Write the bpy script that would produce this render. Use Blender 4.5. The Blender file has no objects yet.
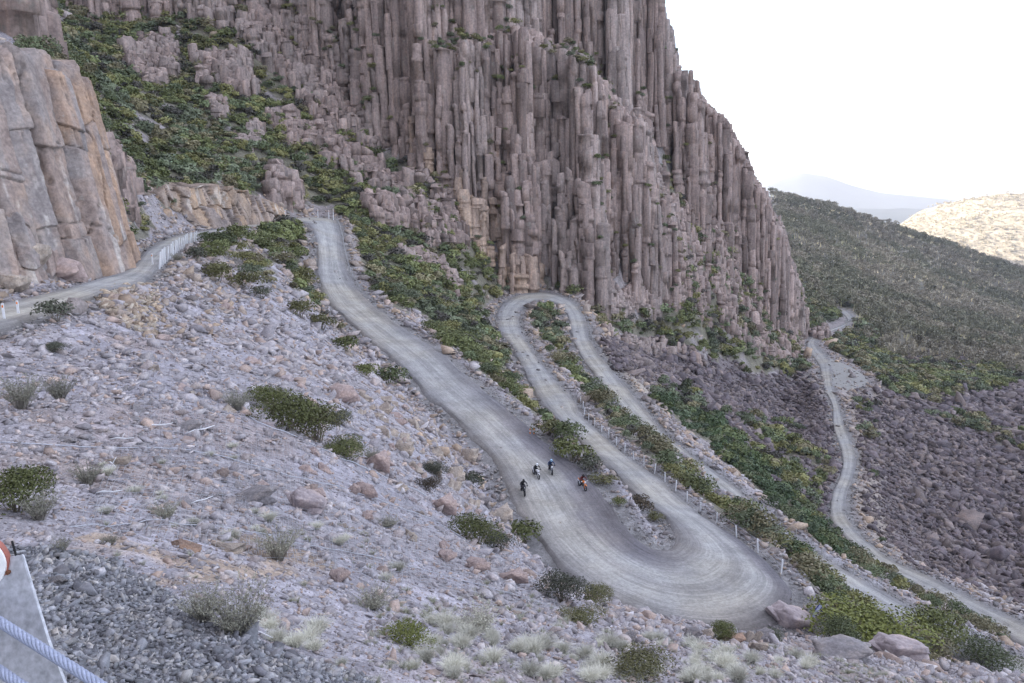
import bpy, bmesh, math, random
import numpy as np
from mathutils import Vector, Matrix
from mathutils.kdtree import KDTree
R = math.radians
random.seed(7); RNG = np.random.default_rng(7)
SC = bpy.context.scene
COL = SC.collection

# ---------------------------------------------------------------- camera, sky, sun, exposure
FPX, W, H = 800.0, 1024, 683
HORIZON = 185.0
PITCH = math.atan((H/2 - HORIZON)/FPX)
cam_d = bpy.data.cameras.new('camera'); cam = bpy.data.objects.new('camera', cam_d); COL.objects.link(cam)
cam_d.sensor_width = 36; cam_d.lens = FPX/W*36; cam_d.clip_start = .05; cam_d.clip_end = 90000
cam.location = (0, 0, 0); cam.rotation_euler = (math.pi/2 - PITCH, 0, 0)
SC.camera = cam
SUN_EL, SUN_AZ = R(14), R(-100)          # azimuth from +y towards +x: the sun stands to the left, slightly behind
sun_dir = Vector((math.sin(SUN_AZ)*math.cos(SUN_EL), math.cos(SUN_AZ)*math.cos(SUN_EL), math.sin(SUN_EL)))
sd = bpy.data.lights.new('sun', 'SUN'); sun = bpy.data.objects.new('sun', sd); COL.objects.link(sun)
sd.energy = 5; sd.angle = R(.5); sd.color = (1, .9, .76)
sun.rotation_euler = sun_dir.to_track_quat('Z', 'Y').to_euler()
world = bpy.data.worlds.new('World'); SC.world = world; world.use_nodes = True
nt = world.node_tree; nt.nodes.clear()
def N(nt, t, **kw):
    n = nt.nodes.new(t)
    for k, v in kw.items(): setattr(n, k, v)
    return n
wo = N(nt, 'ShaderNodeOutputWorld'); bg = N(nt, 'ShaderNodeBackground'); bg.inputs[1].default_value = .1
sky = N(nt, 'ShaderNodeTexSky', sky_type='NISHITA'); sky.sun_disc = False
sky.sun_elevation = SUN_EL; sky.sun_rotation = SUN_AZ; sky.altitude = 1300; sky.dust_density = 2
tc = N(nt, 'ShaderNodeTexCoord'); mp = N(nt, 'ShaderNodeMapping'); mp.inputs['Scale'].default_value = (1.2, 1.2, 4.5)
no = N(nt, 'ShaderNodeTexNoise'); no.inputs['Scale'].default_value = 2.6; no.inputs['Detail'].default_value = 6
rp = N(nt, 'ShaderNodeValToRGB'); rp.color_ramp.elements[0].position = .42; rp.color_ramp.elements[1].position = .56
rp.color_ramp.elements[0].color = (.3, .3, .3, 1)
mx = N(nt, 'ShaderNodeMix', data_type='RGBA'); mx.inputs[7].default_value = (2.64, 2.6, 2.92, 1)   # thin white cloud
nt.links.new(tc.outputs['Generated'], mp.inputs[0]); nt.links.new(mp.outputs[0], no.inputs[0])
nt.links.new(no.outputs[0], rp.inputs[0]); nt.links.new(rp.outputs[0], mx.inputs[0])
# the cloud sheet is brighter towards the open valley on the right than over the plateau
sxy = N(nt, 'ShaderNodeSeparateXYZ'); nt.links.new(tc.outputs['Generated'], sxy.inputs[0]); gr = N(nt, 'ShaderNodeMapRange'); gr.inputs[1].default_value = -1; gr.inputs[2].default_value = 1; gr.inputs[3].default_value = .42; gr.inputs[4].default_value = 1.65
nt.links.new(sxy.outputs[0], gr.inputs[0]); vm = N(nt, 'ShaderNodeVectorMath', operation='SCALE'); nt.links.new(mx.outputs[2], vm.inputs[0]); nt.links.new(gr.outputs[0], vm.inputs['Scale'])
nt.links.new(sky.outputs[0], mx.inputs[6]); nt.links.new(vm.outputs[0], bg.inputs[0]); nt.links.new(bg.outputs[0], wo.inputs[0])
SC.view_settings.view_transform = 'Standard'; SC.view_settings.look = 'None'
SC.view_settings.exposure = 2.5; SC.view_settings.gamma = 1; SC.view_settings.use_curve_mapping = False
SC.render.engine = 'CYCLES'
SC.cycles.max_bounces = 5; SC.cycles.diffuse_bounces = 3; SC.cycles.glossy_bounces = 1; SC.cycles.transmission_bounces = 1
SC.cycles.volume_bounces = 0; SC.cycles.transparent_max_bounces = 6; SC.cycles.use_denoising = True

HAZE = .8e-4
# ---------------------------------------------------------------- survey geometry
CP, SP = math.cos(PITCH), math.sin(PITCH)
def ray(px, py):
    cx = (np.asarray(px, float)-W/2)/FPX; cy = (H/2-np.asarray(py, float))/FPX
    d = CP + cy*SP
    return cx/d, (-SP + cy*CP)/d                      # x/y , z/y
def PD(px, py, D):
    a, s = ray(px, py); return np.array([a*D, D, s*D], float)
def PH(px, py, h):
    a, s = ray(px, py); D = h/s; return np.array([a*D, D, h], float)
def proj(x, y, z):
    x, y, z = np.asarray(x, float), np.asarray(y, float), np.asarray(z, float)
    d = y*CP - z*SP; u = y*SP + z*CP
    return W/2 + FPX*x/d, H/2 - FPX*u/d

def _h(ix, iy, seed):
    with np.errstate(over='ignore'):
        n = (ix.astype(np.int64)*374761393 + iy.astype(np.int64)*668265263 + seed*982451653) & 0xffffffff
        n = ((n ^ (n >> 13))*1274126177) & 0xffffffff
        n = (n ^ (n >> 16))
        n = (n*2246822519) & 0xffffffff; n = n ^ (n >> 15)
    return n/4294967295.0
def vn(x, y, seed=0):
    x = np.asarray(x, float); y = np.asarray(y, float)
    ix, iy = np.floor(x), np.floor(y); fx, fy = x-ix, y-iy
    fx = fx*fx*(3-2*fx); fy = fy*fy*(3-2*fy)
    a, b, c, d = _h(ix, iy, seed), _h(ix+1, iy, seed), _h(ix, iy+1, seed), _h(ix+1, iy+1, seed)
    return (a*(1-fx)+b*fx)*(1-fy) + (c*(1-fx)+d*fx)*fy
def fbm(x, y, seed=0, o=4):
    r = 0; amp = .5; t = 0
    for i in range(o):
        r = r + amp*vn(np.asarray(x)*2**i + 17.3*i, np.asarray(y)*2**i - 9.1*i, seed+i); t += amp; amp *= .5
    return r/t
def smooth(e0, e1, x):
    t = np.clip((x-e0)/(e1-e0), 0, 1); return t*t*(3-2*t)
def inpoly(x, y, poly):
    x = np.asarray(x); y = np.asarray(y); r = np.zeros(x.shape, bool); n = len(poly)
    for i in range(n):
        x0, y0 = poly[i]; x1, y1 = poly[(i+1) % n]
        if y0 == y1: continue
        c = ((y0 > y) != (y1 > y)) & (x < (x1-x0)*(y-y0)/(y1-y0)+x0)
        r ^= c
    return r

# ---- the road: (left edge px,py, right edge px,py, level of the surface)
ROAD_UP = [(-420,470,-420,395,-6.2),(-160,366,-160,338,-6.3),(-60,341,-65,315,-6.4),(5,325,0,303,-6.5),(70,305,54,291,-6.7),(106,292,96,279,-6.8),(142,281,130,268,-7),
  (159,266,146,250,-7.1),(177,250,163,240,-7.2),(196,240,181,234,-7.3),(222,234,212,229.5,-7.5),(247,229,240,225.5,-7.7),(275,224.5,270,221.7,-7.9),(294,221.5,296,218.3,-8.0),
  (302,222.5,317,216.8,-8.1),(310,227,335,219,-8.4),(315,238,341,232,-10),(317,256,344,253,-12.6),(318,280,351,277,-15.4),(331,305,370,301,-17.4),
  (364,335,405,328,-18.8),(391,358,440,351,-19.8),(421,389,474,381,-20.8),(455,420,512,410,-21.6),(490,455,552,445,-22.3),(510,492,585,468,-22.9),
  (524,522,604,490,-23.3),(543,550,617,510,-23.6),(575,580,630,528,-23.8),(618,606,645,541,-24),(672,626,657,547,-24.2),(735,632,668,547,-24.3),(778,620,675,542,-24.4),
  (796,598,677,535,-24.5),(782,576,672,526,-24.6),(757,552,663,516,-24.7),(728,531,650,505,-25.2),(696,510,633,493,-26),(655,475,609,468,-27.4),
  (629,457,592,453,-28.5),(600,432,568,430,-29.5),(582,415,551,414,-30.2),(577,402,540,402,-30.6),(562,387,531,387,-31.1),(543,364,520,364,-31.7),
  (529,346,511,346,-32.2),(521,329,498,330,-32.6),(520,316,496,317,-32.9),(524,308,502,304,-33.1),(536,302,520,294,-33.3),(547,301,540,291.5,-33.5),
  (557,304,560,295,-33.8),(565,311,575,303,-34.2),(569,321,585,317,-34.7),(572,338,590,337,-35.5),(581,357,600,354,-36.4),(595,375,613,370,-37.2),
  (611,398,630,390,-38.2),(630,420,648,412,-39),(654,440,666,434,-39.6),(679,460,690,453,-40.3),(707,482,718,473,-41),(740,508,750,499,-41.8),
  (770,535,781,525,-42.6),(797,556,808,546,-43.3),(828,577,839,566,-44),(862,601,875,586,-45),(905,629,921,611,-45.8),(950,652,966,633,-46.6),
  (1000,679,1020,657,-47.5),(1080,717,1108,690,-48.5),(1200,780,1240,730,-50)]
ROAD_LOW = [(1180,730,1200,690,-55),(1090,682,1100,652,-56.5),(1024,646,1034,625,-58),(966,611,982,603,-60),(915,586,936,579,-62),(881,567,896,562,-63.5),(857,549,874,546,-65),
  (843,535,858,532,-66),(830,516,847,514,-67.5),(832,494,848,493,-69),(841,472,855,471,-70.2),(841,451,855,450,-71.5),(833,427,845,425,-73.5),(832,405,838,403,-75.5),
  (824,388,833,386,-77),(822,377,832,375,-78.5),(818,364,831,360,-80),(809,352,821,350,-82),(806.5,344,816,343,-83.3),(812,337,820,336.5,-84.5),
  (821,333.5,828,331,-85.5),(836,329.5,842,325.5,-86.5),(846,325,850,320,-88),(847,319,852.5,316,-89.3),(843,314,848,311.5,-90.5),(838,311,842,308,-92)]
def catmull(P, n):
    P = np.array(P); out = []
    for i in range(len(P)-1):
        p0 = P[max(i-1, 0)]; p1 = P[i]; p2 = P[i+1]; p3 = P[min(i+2, len(P)-1)]
        for k in range(n):
            t = k/n
            out.append(.5*((2*p1)+(-p0+p2)*t+(2*p0-5*p1+4*p2-p3)*t*t+(-p0+3*p1-3*p2+p3)*t**3))
    out.append(P[-1]); return np.array(out)
def road_edges(st, n=6):
    A = [PH(a, b, h) for a, b, c, d, h in st]; B = [PH(c, d, h) for a, b, c, d, h in st]
    return catmull(A, n), catmull(B, n)
RU = road_edges(ROAD_UP, 6); RL = road_edges(ROAD_LOW)
PULL = [(828,390),(846,391),(862,388),(869,382),(861,373),(845,364.5),(831,359),(824,366),(826,380)]   # lay-by
PULLW = [PH(x, y, -79.5) for x, y in PULL]

# ---- surveyed ground points (px, py, distance)
CT = [(100,683,4.6),(100,640,5.6),(300,683,5.4),(300,655,6.6),(0,560,7.5),(0,683,4.2),(200,600,7),(60,555,8),(0,480,12),(0,400,22),(0,350,34),(60,400,23),(60,335,41),
 (150,540,10),(150,450,18),(150,380,30),(150,325,48),(150,292,60),(120,290,58),(200,275,74),(210,250,100),(300,620,8.7),(300,540,14),(300,450,26),(300,380,45),(300,325,73),(295,295,95),(280,262,118),(260,240,140),
 (225,240,118),(240,262,98),(240,300,72),(240,400,32),(400,683,6.7),(400,620,11),(400,540,20),(400,480,30),(400,440,42),(380,400,60),(340,350,82),(500,683,8),(500,640,12),(500,580,20),(500,545,29),(490,505,44),
 (460,460,58),(530,562,36),(600,683,10),(600,650,14.5),(600,620,20),(600,600,30),(560,585,31),(700,683,12),(700,660,17),(700,637,26),(700,628,35),(800,683,15),(800,668,20),(800,655,27),(800,642,36),(760,630,41),
 (900,683,21),(900,672,27),(900,664,35),(830,645,38),(1000,683,31),(1000,677,39),(1100,683,42),(1100,760,20),(1100,700,36),(900,760,13),(600,760,7),(300,760,4),(0,760,3.4),(-200,560,7.5),(-200,420,20),
 (800,603,46),(812,620,47),(850,622,56),(900,645,60),(955,662,66),(1020,690,66),(820,590,60),(790,560,62),
 (650,430,110),(676,448,104),(704,468,98),(736,493,92),(766,521,86),(650,436,96),(690,468,88),(735,502,82),
 # slope between first and second leg
 (400,290,150),(420,262,198),(450,300,185),(470,330,150),(350,230,195),(380,200,232),(360,260,165),(440,330,130),(480,370,110),(520,400,98),(560,440,90),(600,470,78),(640,510,66),
 (485,300,215),(500,292,248),(440,255,232),(420,240,238),(418,200,243),(300,200,185),(260,192,205),(230,192,160),(250,210,152),(200,212,135),(180,215,118),(150,232,105),
 (250,150,220),(200,100,248),(150,60,278),(100,15,305),(60,0,312),(200,5,306),(240,20,305),(300,60,300),(340,100,290),(380,150,278),(400,190,265),(350,200,235),(300,140,255),
 (0,250,55),(60,268,60),(95,281,61.5),(130,262,73),(0,70,82),(40,70,84),(75,90,84),(110,190,96),(100,150,120),(130,180,125),(60,60,115),(0,20,120),(20,0,150),(90,80,180),(-150,250,50),(-150,70,80),(-300,0,150),
 (160,190,150),(200,175,170),(-100,-60,300),
 # foot of the main cliff
 (560,283,262),(600,318,256),(640,328,272),(660,330,280),(720,346,310),(760,352,330),(800,350,380),(788,300,450),(790,372,345),
 (540,285,256),(620,345,222),(640,360,205),(680,380,220),(740,400,250),(800,420,262),(820,400,300),(700,430,170),(760,470,165),(800,500,150),(740,450,175),(680,410,175),(650,385,175),
 (560,340,200),(555,320,215),(600,410,150),(650,450,105),(720,520,82),(640,425,125),(700,490,95),(790,360,362),(770,510,125),(820,540,125),
 # behind the cliff face
 (420,60,300),(500,60,312),(600,80,320),(660,150,330),(720,230,350),(760,290,370),(790,320,400),(600,40,420),(400,0,360),(500,0,420),(700,200,450),(760,250,520),
 (300,-60,380),(100,-100,420),(450,-100,520),(650,100,560),
 # lay-by, lower talus
 (870,400,300),(900,370,385),(950,385,370),(1024,395,370),(900,430,250),(950,450,245),(1024,450,270),(900,500,185),(950,520,180),(1024,520,195),(880,540,145),(950,575,140),(1024,600,135),(1100,640,118),(1100,450,250),(1100,560,160),
 (830,350,440),(860,350,445),(850,335,490),(900,350,480),(960,370,450),(1024,375,455),(1100,385,455),
 # wooded mountainside
 (850,305,640),(820,290,700),(790,262,720),(800,235,1000),(860,270,950),(900,320,680),(960,330,720),(1024,345,680),(940,290,1000),(1024,310,1000),(1100,340,900),
 (775,197,1500),(785,200,1500),(830,208,1500),(880,228,1520),(940,247,1560),(1000,268,1620),(1040,280,1650),(1100,298,1700),(1250,340,1800),(720,190,1500),(600,180,1500),(600,230,800),(700,260,750),
 (785,228,1800),(880,260,1850),(1000,300,1950),(1250,370,2100),(600,210,1800),(1300,420,600),(1300,560,200),(1300,700,70),(1300,900,25),
 (-400,330,38),(-400,500,10),(-400,700,4),(-400,200,80),(-400,0,200),(-500,-200,400),(200,-200,700),(-300,-250,900),(500,-50,1000),(0,-200,1500)]
ca, cv, cs = [], [], []
for px, py, D in CT:
    a, s = ray(px, py); ca.append(a); cv.append(math.log(D)); cs.append(s)
for E in (RU, RL):
    for e in E:
        for p in e[::6]:
            ca.append(p[0]/p[1]); cv.append(math.log(p[1])); cs.append(p[2]/p[1])
for p in PULLW: ca.append(p[0]/p[1]); cv.append(math.log(p[1])); cs.append(p[2]/p[1])
ca = np.array(ca)*2.6; cv = np.array(cv); cs = np.array(cs)
def phi(r2): return np.sqrt(r2+.0004)
nc = len(ca); K = phi((ca[:, None]-ca)**2+(cv[:, None]-cv)**2) ; K[np.diag_indices(nc)] -= .006
Q = np.c_[np.ones(nc), ca, cv]; M = np.zeros((nc+3, nc+3)); M[:nc, :nc] = K; M[:nc, nc:] = Q; M[nc:, :nc] = Q.T
wts = np.linalg.solve(M, np.r_[cs, 0, 0, 0])
def s_of(a, v):
    a = np.asarray(a, float).ravel()*2.6; v = np.asarray(v, float).ravel(); out = np.empty(len(a))
    for i in range(0, len(a), 20000):
        A, V = a[i:i+20000], v[i:i+20000]
        out[i:i+20000] = phi((A[:, None]-ca)**2+(V[:, None]-cv)**2)@wts[:nc]+wts[nc]+wts[nc+1]*A+wts[nc+2]*V
    return out
# road samples for levelling
RS = []
for (A, B) in (RU, RL):
    for i in range(len(A)-1):
        wdt = np.linalg.norm(A[i]-B[i]); ln = max(np.linalg.norm(A[i+1]-A[i]), np.linalg.norm(B[i+1]-B[i]))
        nu = max(2, int(wdt/.7)); nv = max(1, int(ln/.7))
        for k in range(nv):
            a = A[i]+(A[i+1]-A[i])*k/nv; b = B[i]+(B[i+1]-B[i])*k/nv
            for j in range(nu+1): RS.append(a+(b-a)*j/nu)
pw = np.array(PULLW)
cc = pw.mean(0)
for k in range(12):
    for i in range(len(pw)):
        for j in range(4):
            e = pw[i]+(pw[(i+1) % len(pw)]-pw[i])*j/4; RS.append(cc+(e-cc)*(k+1)/12)
RS = np.array(RS)
kd = KDTree(len(RS))
for i, p in enumerate(RS): kd.insert((p[0], p[1], 0), i)
kd.balance()
def road_level(x, y, h, ramp=3.2):
    """pull the ground to the road's level near it; returns height and distance to the road"""
    x = np.asarray(x, float).ravel(); y = np.asarray(y, float).ravel(); h = h.copy(); dist = np.full(len(x), 99.)
    idx = np.nonzero((y > 30) & (y < 640))[0]
    for i in idx:
        c, j, d = kd.find((x[i], y[i], 0)); dist[i] = d
        if d < 12:
            hr = RS[j][2]; r = ramp*(1+y[i]/150)
            w = 1-min(max((d-1.0)/r, 0), 1); w = w*w*(3-2*w)
            h[i] = h[i]*(1-w)+(hr-.24)*w
    return h, dist

# ---------------------------------------------------------------- materials
def mat(name, rough=.9):
    m = bpy.data.materials.new(name); m.use_nodes = True; nt = m.node_tree
    b = nt.nodes['Principled BSDF']; b.inputs['Roughness'].default_value = rough
    b.inputs['Specular IOR Level'].default_value = .25
    return m, nt, b
def mixc(nt, fac, a, b, mode='MIX'):
    n = N(nt, 'ShaderNodeMix', data_type='RGBA'); n.blend_type = mode
    for k, v in ((0, fac), (6, a), (7, b)):
        if isinstance(v, (int, float)): n.inputs[k].default_value = v
        elif isinstance(v, tuple): n.inputs[k].default_value = (*v, 1)
        else: nt.links.new(v, n.inputs[k])
    return n.outputs[2]
def noise(nt, vec, scale, detail=4, out=0, rough=.6):
    n = N(nt, 'ShaderNodeTexNoise'); n.inputs['Scale'].default_value = scale; n.inputs['Detail'].default_value = detail
    n.inputs['Roughness'].default_value = rough
    if vec is not None: nt.links.new(vec, n.inputs['Vector'])
    return n.outputs[out]
def ramp(nt, v, stops):
    n = N(nt, 'ShaderNodeValToRGB'); e = n.color_ramp.elements
    while len(e) < len(stops): e.new(.5)
    for k, (p, c) in enumerate(stops):
        e[k].position = p; e[k].color = (*c, 1) if isinstance(c, tuple) else (c, c, c, 1)
    nt.links.new(v, n.inputs[0]); return n.outputs[0]
def attr(nt, name='Col', out='Color'):
    n = N(nt, 'ShaderNodeAttribute'); n.attribute_name = name; return n.outputs[out]
def coords(nt, which='Object', scale=(1, 1, 1)):
    t = N(nt, 'ShaderNodeTexCoord'); m = N(nt, 'ShaderNodeMapping'); m.inputs['Scale'].default_value = scale
    nt.links.new(t.outputs[which], m.inputs[0]); return m.outputs[0]
def bump(nt, b, h, strength, dist):
    n = N(nt, 'ShaderNodeBump'); n.inputs['Strength'].default_value = strength; n.inputs['Distance'].default_value = dist
    nt.links.new(h, n.inputs['Height']); nt.links.new(n.outputs[0], b.inputs['Normal']); return n

def m_ground():
    m, nt, b = mat('ground_mat'); c = coords(nt)
    v = N(nt, 'ShaderNodeTexVoronoi'); v.inputs['Scale'].default_value = 5.5; nt.links.new(c, v.inputs['Vector'])
    v2 = N(nt, 'ShaderNodeTexVoronoi'); v2.inputs['Scale'].default_value = .9; nt.links.new(c, v2.inputs['Vector'])
    v3 = N(nt, 'ShaderNodeTexVoronoi'); v3.inputs['Scale'].default_value = 22; nt.links.new(c, v3.inputs['Vector'])
    t1 = ramp(nt, v.outputs['Color'], [(0, .62), (1, 1.25)])
    col = mixc(nt, 1.0, attr(nt), t1, 'MULTIPLY')
    t2 = ramp(nt, v2.outputs['Color'], [(0, .78), (1, 1.2)]); col = mixc(nt, 1.0, col, t2, 'MULTIPLY')
    t3 = ramp(nt, v3.outputs['Color'], [(0, .75), (1, 1.22)]); col = mixc(nt, 1.0, col, t3, 'MULTIPLY')
    n1 = ramp(nt, noise(nt, c, .35, 8), [(.3, .75), (.7, 1.25)]); col = mixc(nt, 1.0, col, n1, 'MULTIPLY')
    nt.links.new(col, b.inputs['Base Color'])
    h = N(nt, 'ShaderNodeMath', operation='ADD'); nt.links.new(noise(nt, c, 9, 8), h.inputs[0]); nt.links.new(v3.outputs['Distance'], h.inputs[1])
    bump(nt, b, h.outputs[0], .7, .05); return m
def m_rock(name='rock_mat', scale=1.0, bs=.7):
    m, nt, b = mat(name, .92); c = coords(nt)
    base = attr(nt)
    n1 = ramp(nt, noise(nt, c, .6*scale, 8), [(.32, (.72, .70, .70)), (.5, (1, 1, 1)), (.68, (1.3, 1.22, 1.12))])
    col = mixc(nt, 1.0, base, n1, 'MULTIPLY')
    n2 = ramp(nt, noise(nt, c, 4*scale, 6), [(.35, .8), (.65, 1.2)]); col = mixc(nt, 1.0, col, n2, 'MULTIPLY')
    lich = ramp(nt, noise(nt, c, 1.7*scale, 9, rough=.75), [(.60, 0.), (.66, .5)])
    col = mixc(nt, lich, col, (.40, .40, .38))
    nt.links.new(col, b.inputs['Base Color'])
    bump(nt, b, noise(nt, c, 2.5*scale, 9, rough=.7), bs, .25/scale); return m
def m_cliff():
    m, nt, b = mat('cliff_mat', .92); c = coords(nt); cs_ = coords(nt, scale=(1, 1, .12))
    col = attr(nt)
    st = ramp(nt, noise(nt, cs_, 1.1, 7), [(.3, (.68, .67, .68)), (.5, (1, 1, 1)), (.7, (1.3, 1.22, 1.14))])
    col = mixc(nt, 1.0, col, st, 'MULTIPLY')
    n2 = ramp(nt, noise(nt, c, 1.4, 8, rough=.7), [(.35, .72), (.65, 1.25)]); col = mixc(nt, 1.0, col, n2, 'MULTIPLY')
    lich = ramp(nt, noise(nt, c, .45, 10, rough=.75), [(.56, 0.), (.66, .45)]); col = mixc(nt, lich, col, (.30, .30, .27))
    nt.links.new(col, b.inputs['Base Color'])
    h = N(nt, 'ShaderNodeMath', operation='ADD'); nt.links.new(noise(nt, cs_, 2.0, 8), h.inputs[0]); nt.links.new(noise(nt, c, 1.2, 9, rough=.7), h.inputs[1])
    bump(nt, b, h.outputs[0], .6, .25); return m
def m_leaf():
    m, nt, b = mat('leaf_mat', .6); oi = N(nt, 'ShaderNodeObjectInfo')
    hs = N(nt, 'ShaderNodeHueSaturation')
    r = N(nt, 'ShaderNodeMapRange'); r.inputs[3].default_value = .75; r.inputs[4].default_value = 1.3
    nt.links.new(oi.outputs['Random'], r.inputs[0]); nt.links.new(r.outputs[0], hs.inputs['Value']); nt.links.new(attr(nt), hs.inputs['Color'])
    nt.links.new(hs.outputs[0], b.inputs['Base Color'])
    return m
def m_road():
    m, nt, b = mat('gravel_road_mat', .95); uv = N(nt, 'ShaderNodeUVMap'); uv.uv_map = 'UVMap'
    c = coords(nt)
    sx = N(nt, 'ShaderNodeSeparateXYZ'); nt.links.new(uv.outputs[0], sx.inputs[0])
    # streaks that follow the road
    mp = N(nt, 'ShaderNodeMapping'); mp.inputs['Scale'].default_value = (22, .10, 1); nt.links.new(uv.outputs[0], mp.inputs[0])
    st = noise(nt, mp.outputs[0], 1.0, 6, rough=.7)
    mp2 = N(nt, 'ShaderNodeMapping'); mp2.inputs['Scale'].default_value = (7, .02, 1); nt.links.new(uv.outputs[0], mp2.inputs[0])
    st2 = noise(nt, mp2.outputs[0], 1.0, 3)
    # two pale wheel tracks, loose dark gravel at the edges
    wob = N(nt, 'ShaderNodeMath', operation='MULTIPLY_ADD'); wob.inputs[1].default_value = .16; nt.links.new(st2, wob.inputs[0]); 
    sub = N(nt, 'ShaderNodeMath', operation='SUBTRACT'); nt.links.new(sx.outputs[0], sub.inputs[0]); sub.inputs[1].default_value = .08
    nt.links.new(sub.outputs[0], wob.inputs[2])
    tr = ramp(nt, wob.outputs[0], [(0, (.19, .185, .19)), (.10, (.24, .237, .24)), (.22, (.335, .333, .325)), (.32, (.36, .36, .35)), (.44, (.29, .288, .285)), (.56, (.345, .345, .335)), (.68, (.34, .34, .33)), (.82, (.235, .232, .235)), (1, (.19, .185, .19))])
    f = ramp(nt, st, [(.34, .82), (.66, 1.16)]); col = mixc(nt, 1.0, tr, f, 'MULTIPLY')
    mp3 = N(nt, 'ShaderNodeMapping'); mp3.inputs['Scale'].default_value = (60, .22, 1); nt.links.new(uv.outputs[0], mp3.inputs[0]); f3 = ramp(nt, noise(nt, mp3.outputs[0], 1.0, 5, rough=.8), [(.36, .84), (.64, 1.14)]); col = mixc(nt, 1.0, col, f3, 'MULTIPLY')
    n1 = ramp(nt, noise(nt, c, .35, 9, rough=.75), [(.36, .80), (.64, 1.18)]); col = mixc(nt, 1.0, col, n1, 'MULTIPLY')
    n2 = ramp(nt, noise(nt, c, 5, 6, rough=.8), [(.36, .80), (.64, 1.2)]); col = mixc(nt, 1.0, col, n2, 'MULTIPLY')
    col = mixc(nt, 1.0, col, attr(nt), 'MULTIPLY'); wm = ramp(nt, noise(nt, c, .07, 4), [(.42, (1.0, 1.0, 1.02)), (.62, (1.10, 1.04, .94))]); col = mixc(nt, 1.0, col, wm, 'MULTIPLY')
    nt.links.new(col, b.inputs['Base Color']); bump(nt, b, noise(nt, c, 12, 4), .4, .03); return m
def m_plain(name, col, rough=.6, metal=0., nscale=30, var=.15):
    m, nt, b = mat(name, rough); b.inputs['Metallic'].default_value = metal
    n1 = ramp(nt, noise(nt, coords(nt), nscale, 5), [(.3, 1-var), (.7, 1+var)])
    nt.links.new(mixc(nt, 1.0, col, n1, 'MULTIPLY'), b.inputs['Base Color']); return m
M_GROUND, M_ROCK, M_CLIFF, M_LEAF, M_ROAD = m_ground(), m_rock(), m_cliff(), m_leaf(), m_road()
M_ROCKFINE = m_rock('fine_rock_mat', 5, .5)

# ---------------------------------------------------------------- mesh helpers
def tag(o, label=None, cat=None, group=None, kind=None):
    if label: o['label'] = label
    if cat: o['category'] = cat
    if group: o['group'] = group
    if kind: o['kind'] = kind
    return o
def mesh_np(name, V, F, cols=None, material=None, smooth_=False, uv=None, facecols=False):
    """F: list of (n,k) int arrays (quads or tris)"""
    me = bpy.data.meshes.new(name); V = np.asarray(V, np.float32)
    F = [np.asarray(f, np.int32) for f in (F if isinstance(F, list) else [F]) if len(f)]
    nl = sum(f.size for f in F); nf = sum(len(f) for f in F)
    me.vertices.add(len(V)); me.vertices.foreach_set('co', V.ravel())
    me.loops.add(nl); me.loops.foreach_set('vertex_index', np.concatenate([f.ravel() for f in F]))
    me.polygons.add(nf)
    tot = np.concatenate([np.full(len(f), f.shape[1], np.int32) for f in F]); st = np.r_[0, np.cumsum(tot)[:-1]].astype(np.int32)
    me.polygons.foreach_set('loop_start', st); me.polygons.foreach_set('loop_total', tot)
    if smooth_: me.polygons.foreach_set('use_smooth', np.ones(nf, bool))
    if cols is not None:
        a = me.color_attributes.new('Col', 'FLOAT_COLOR', 'POINT')
        c = np.ones((len(V), 4), np.float32); c[:, :3] = cols; a.data.foreach_set('color', c.ravel())
    if uv is not None:
        u = me.uv_layers.new(name='UVMap'); li = np.concatenate([f.ravel() for f in F]); u.data.foreach_set('uv', np.asarray(uv, np.float32)[li].ravel())
    me.update(); me.validate()
    if material: me.materials.append(material)
    return me
def link(name, me, parent=None, loc=None):
    o = bpy.data.objects.new(name, me); COL.objects.link(o)
    if parent: o.parent = parent
    if loc is not None: o.location = loc
    return o
def grid_faces(nr, ncol, off=0):
    i = np.arange(nr-1)[:, None]*ncol+np.arange(ncol-1)[None]; i = i.ravel()+off
    return np.c_[i, i+1, i+1+ncol, i+ncol]
def merge(name, temps, tid, pos, scl, yaw, cols, material, tilt=0., smooth_=False):
    """merge many placed copies of template meshes (V,F,C) into one mesh; scl (n,3)"""
    VV, FF, CC = [], {}, []; off = 0
    for t, (V, Fs, C) in enumerate(temps):
        k = np.nonzero(tid == t)[0]
        if not len(k): continue
        n = len(k); v = V[None]*scl[k][:, None, :]
        if tilt:
            tx = RNG.normal(0, tilt, n); ty = RNG.normal(0, tilt, n)
            c, s = np.cos(tx)[:, None], np.sin(tx)[:, None]; v = np.stack([v[..., 0], v[..., 1]*c-v[..., 2]*s, v[..., 1]*s+v[..., 2]*c], -1)
            c, s = np.cos(ty)[:, None], np.sin(ty)[:, None]; v = np.stack([v[..., 0]*c+v[..., 2]*s, v[..., 1], -v[..., 0]*s+v[..., 2]*c], -1)
        c, s = np.cos(yaw[k])[:, None], np.sin(yaw[k])[:, None]
        v = np.stack([v[..., 0]*c-v[..., 1]*s, v[..., 0]*s+v[..., 1]*c, v[..., 2]], -1)+pos[k][:, None, :]
        VV.append(v.reshape(-1, 3)); CC.append((cols[k][:, None, :]*C[None]).reshape(-1, 3))
        for f in Fs:
            FF.setdefault(f.shape[1], []).append((f[None]+(np.arange(n)*len(V))[:, None, None]+off).reshape(-1, f.shape[1]))
        off += n*len(V)
    return mesh_np(name, np.concatenate(VV), [np.concatenate(f) for f in FF.values()], np.concatenate(CC), material, smooth_)
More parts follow.
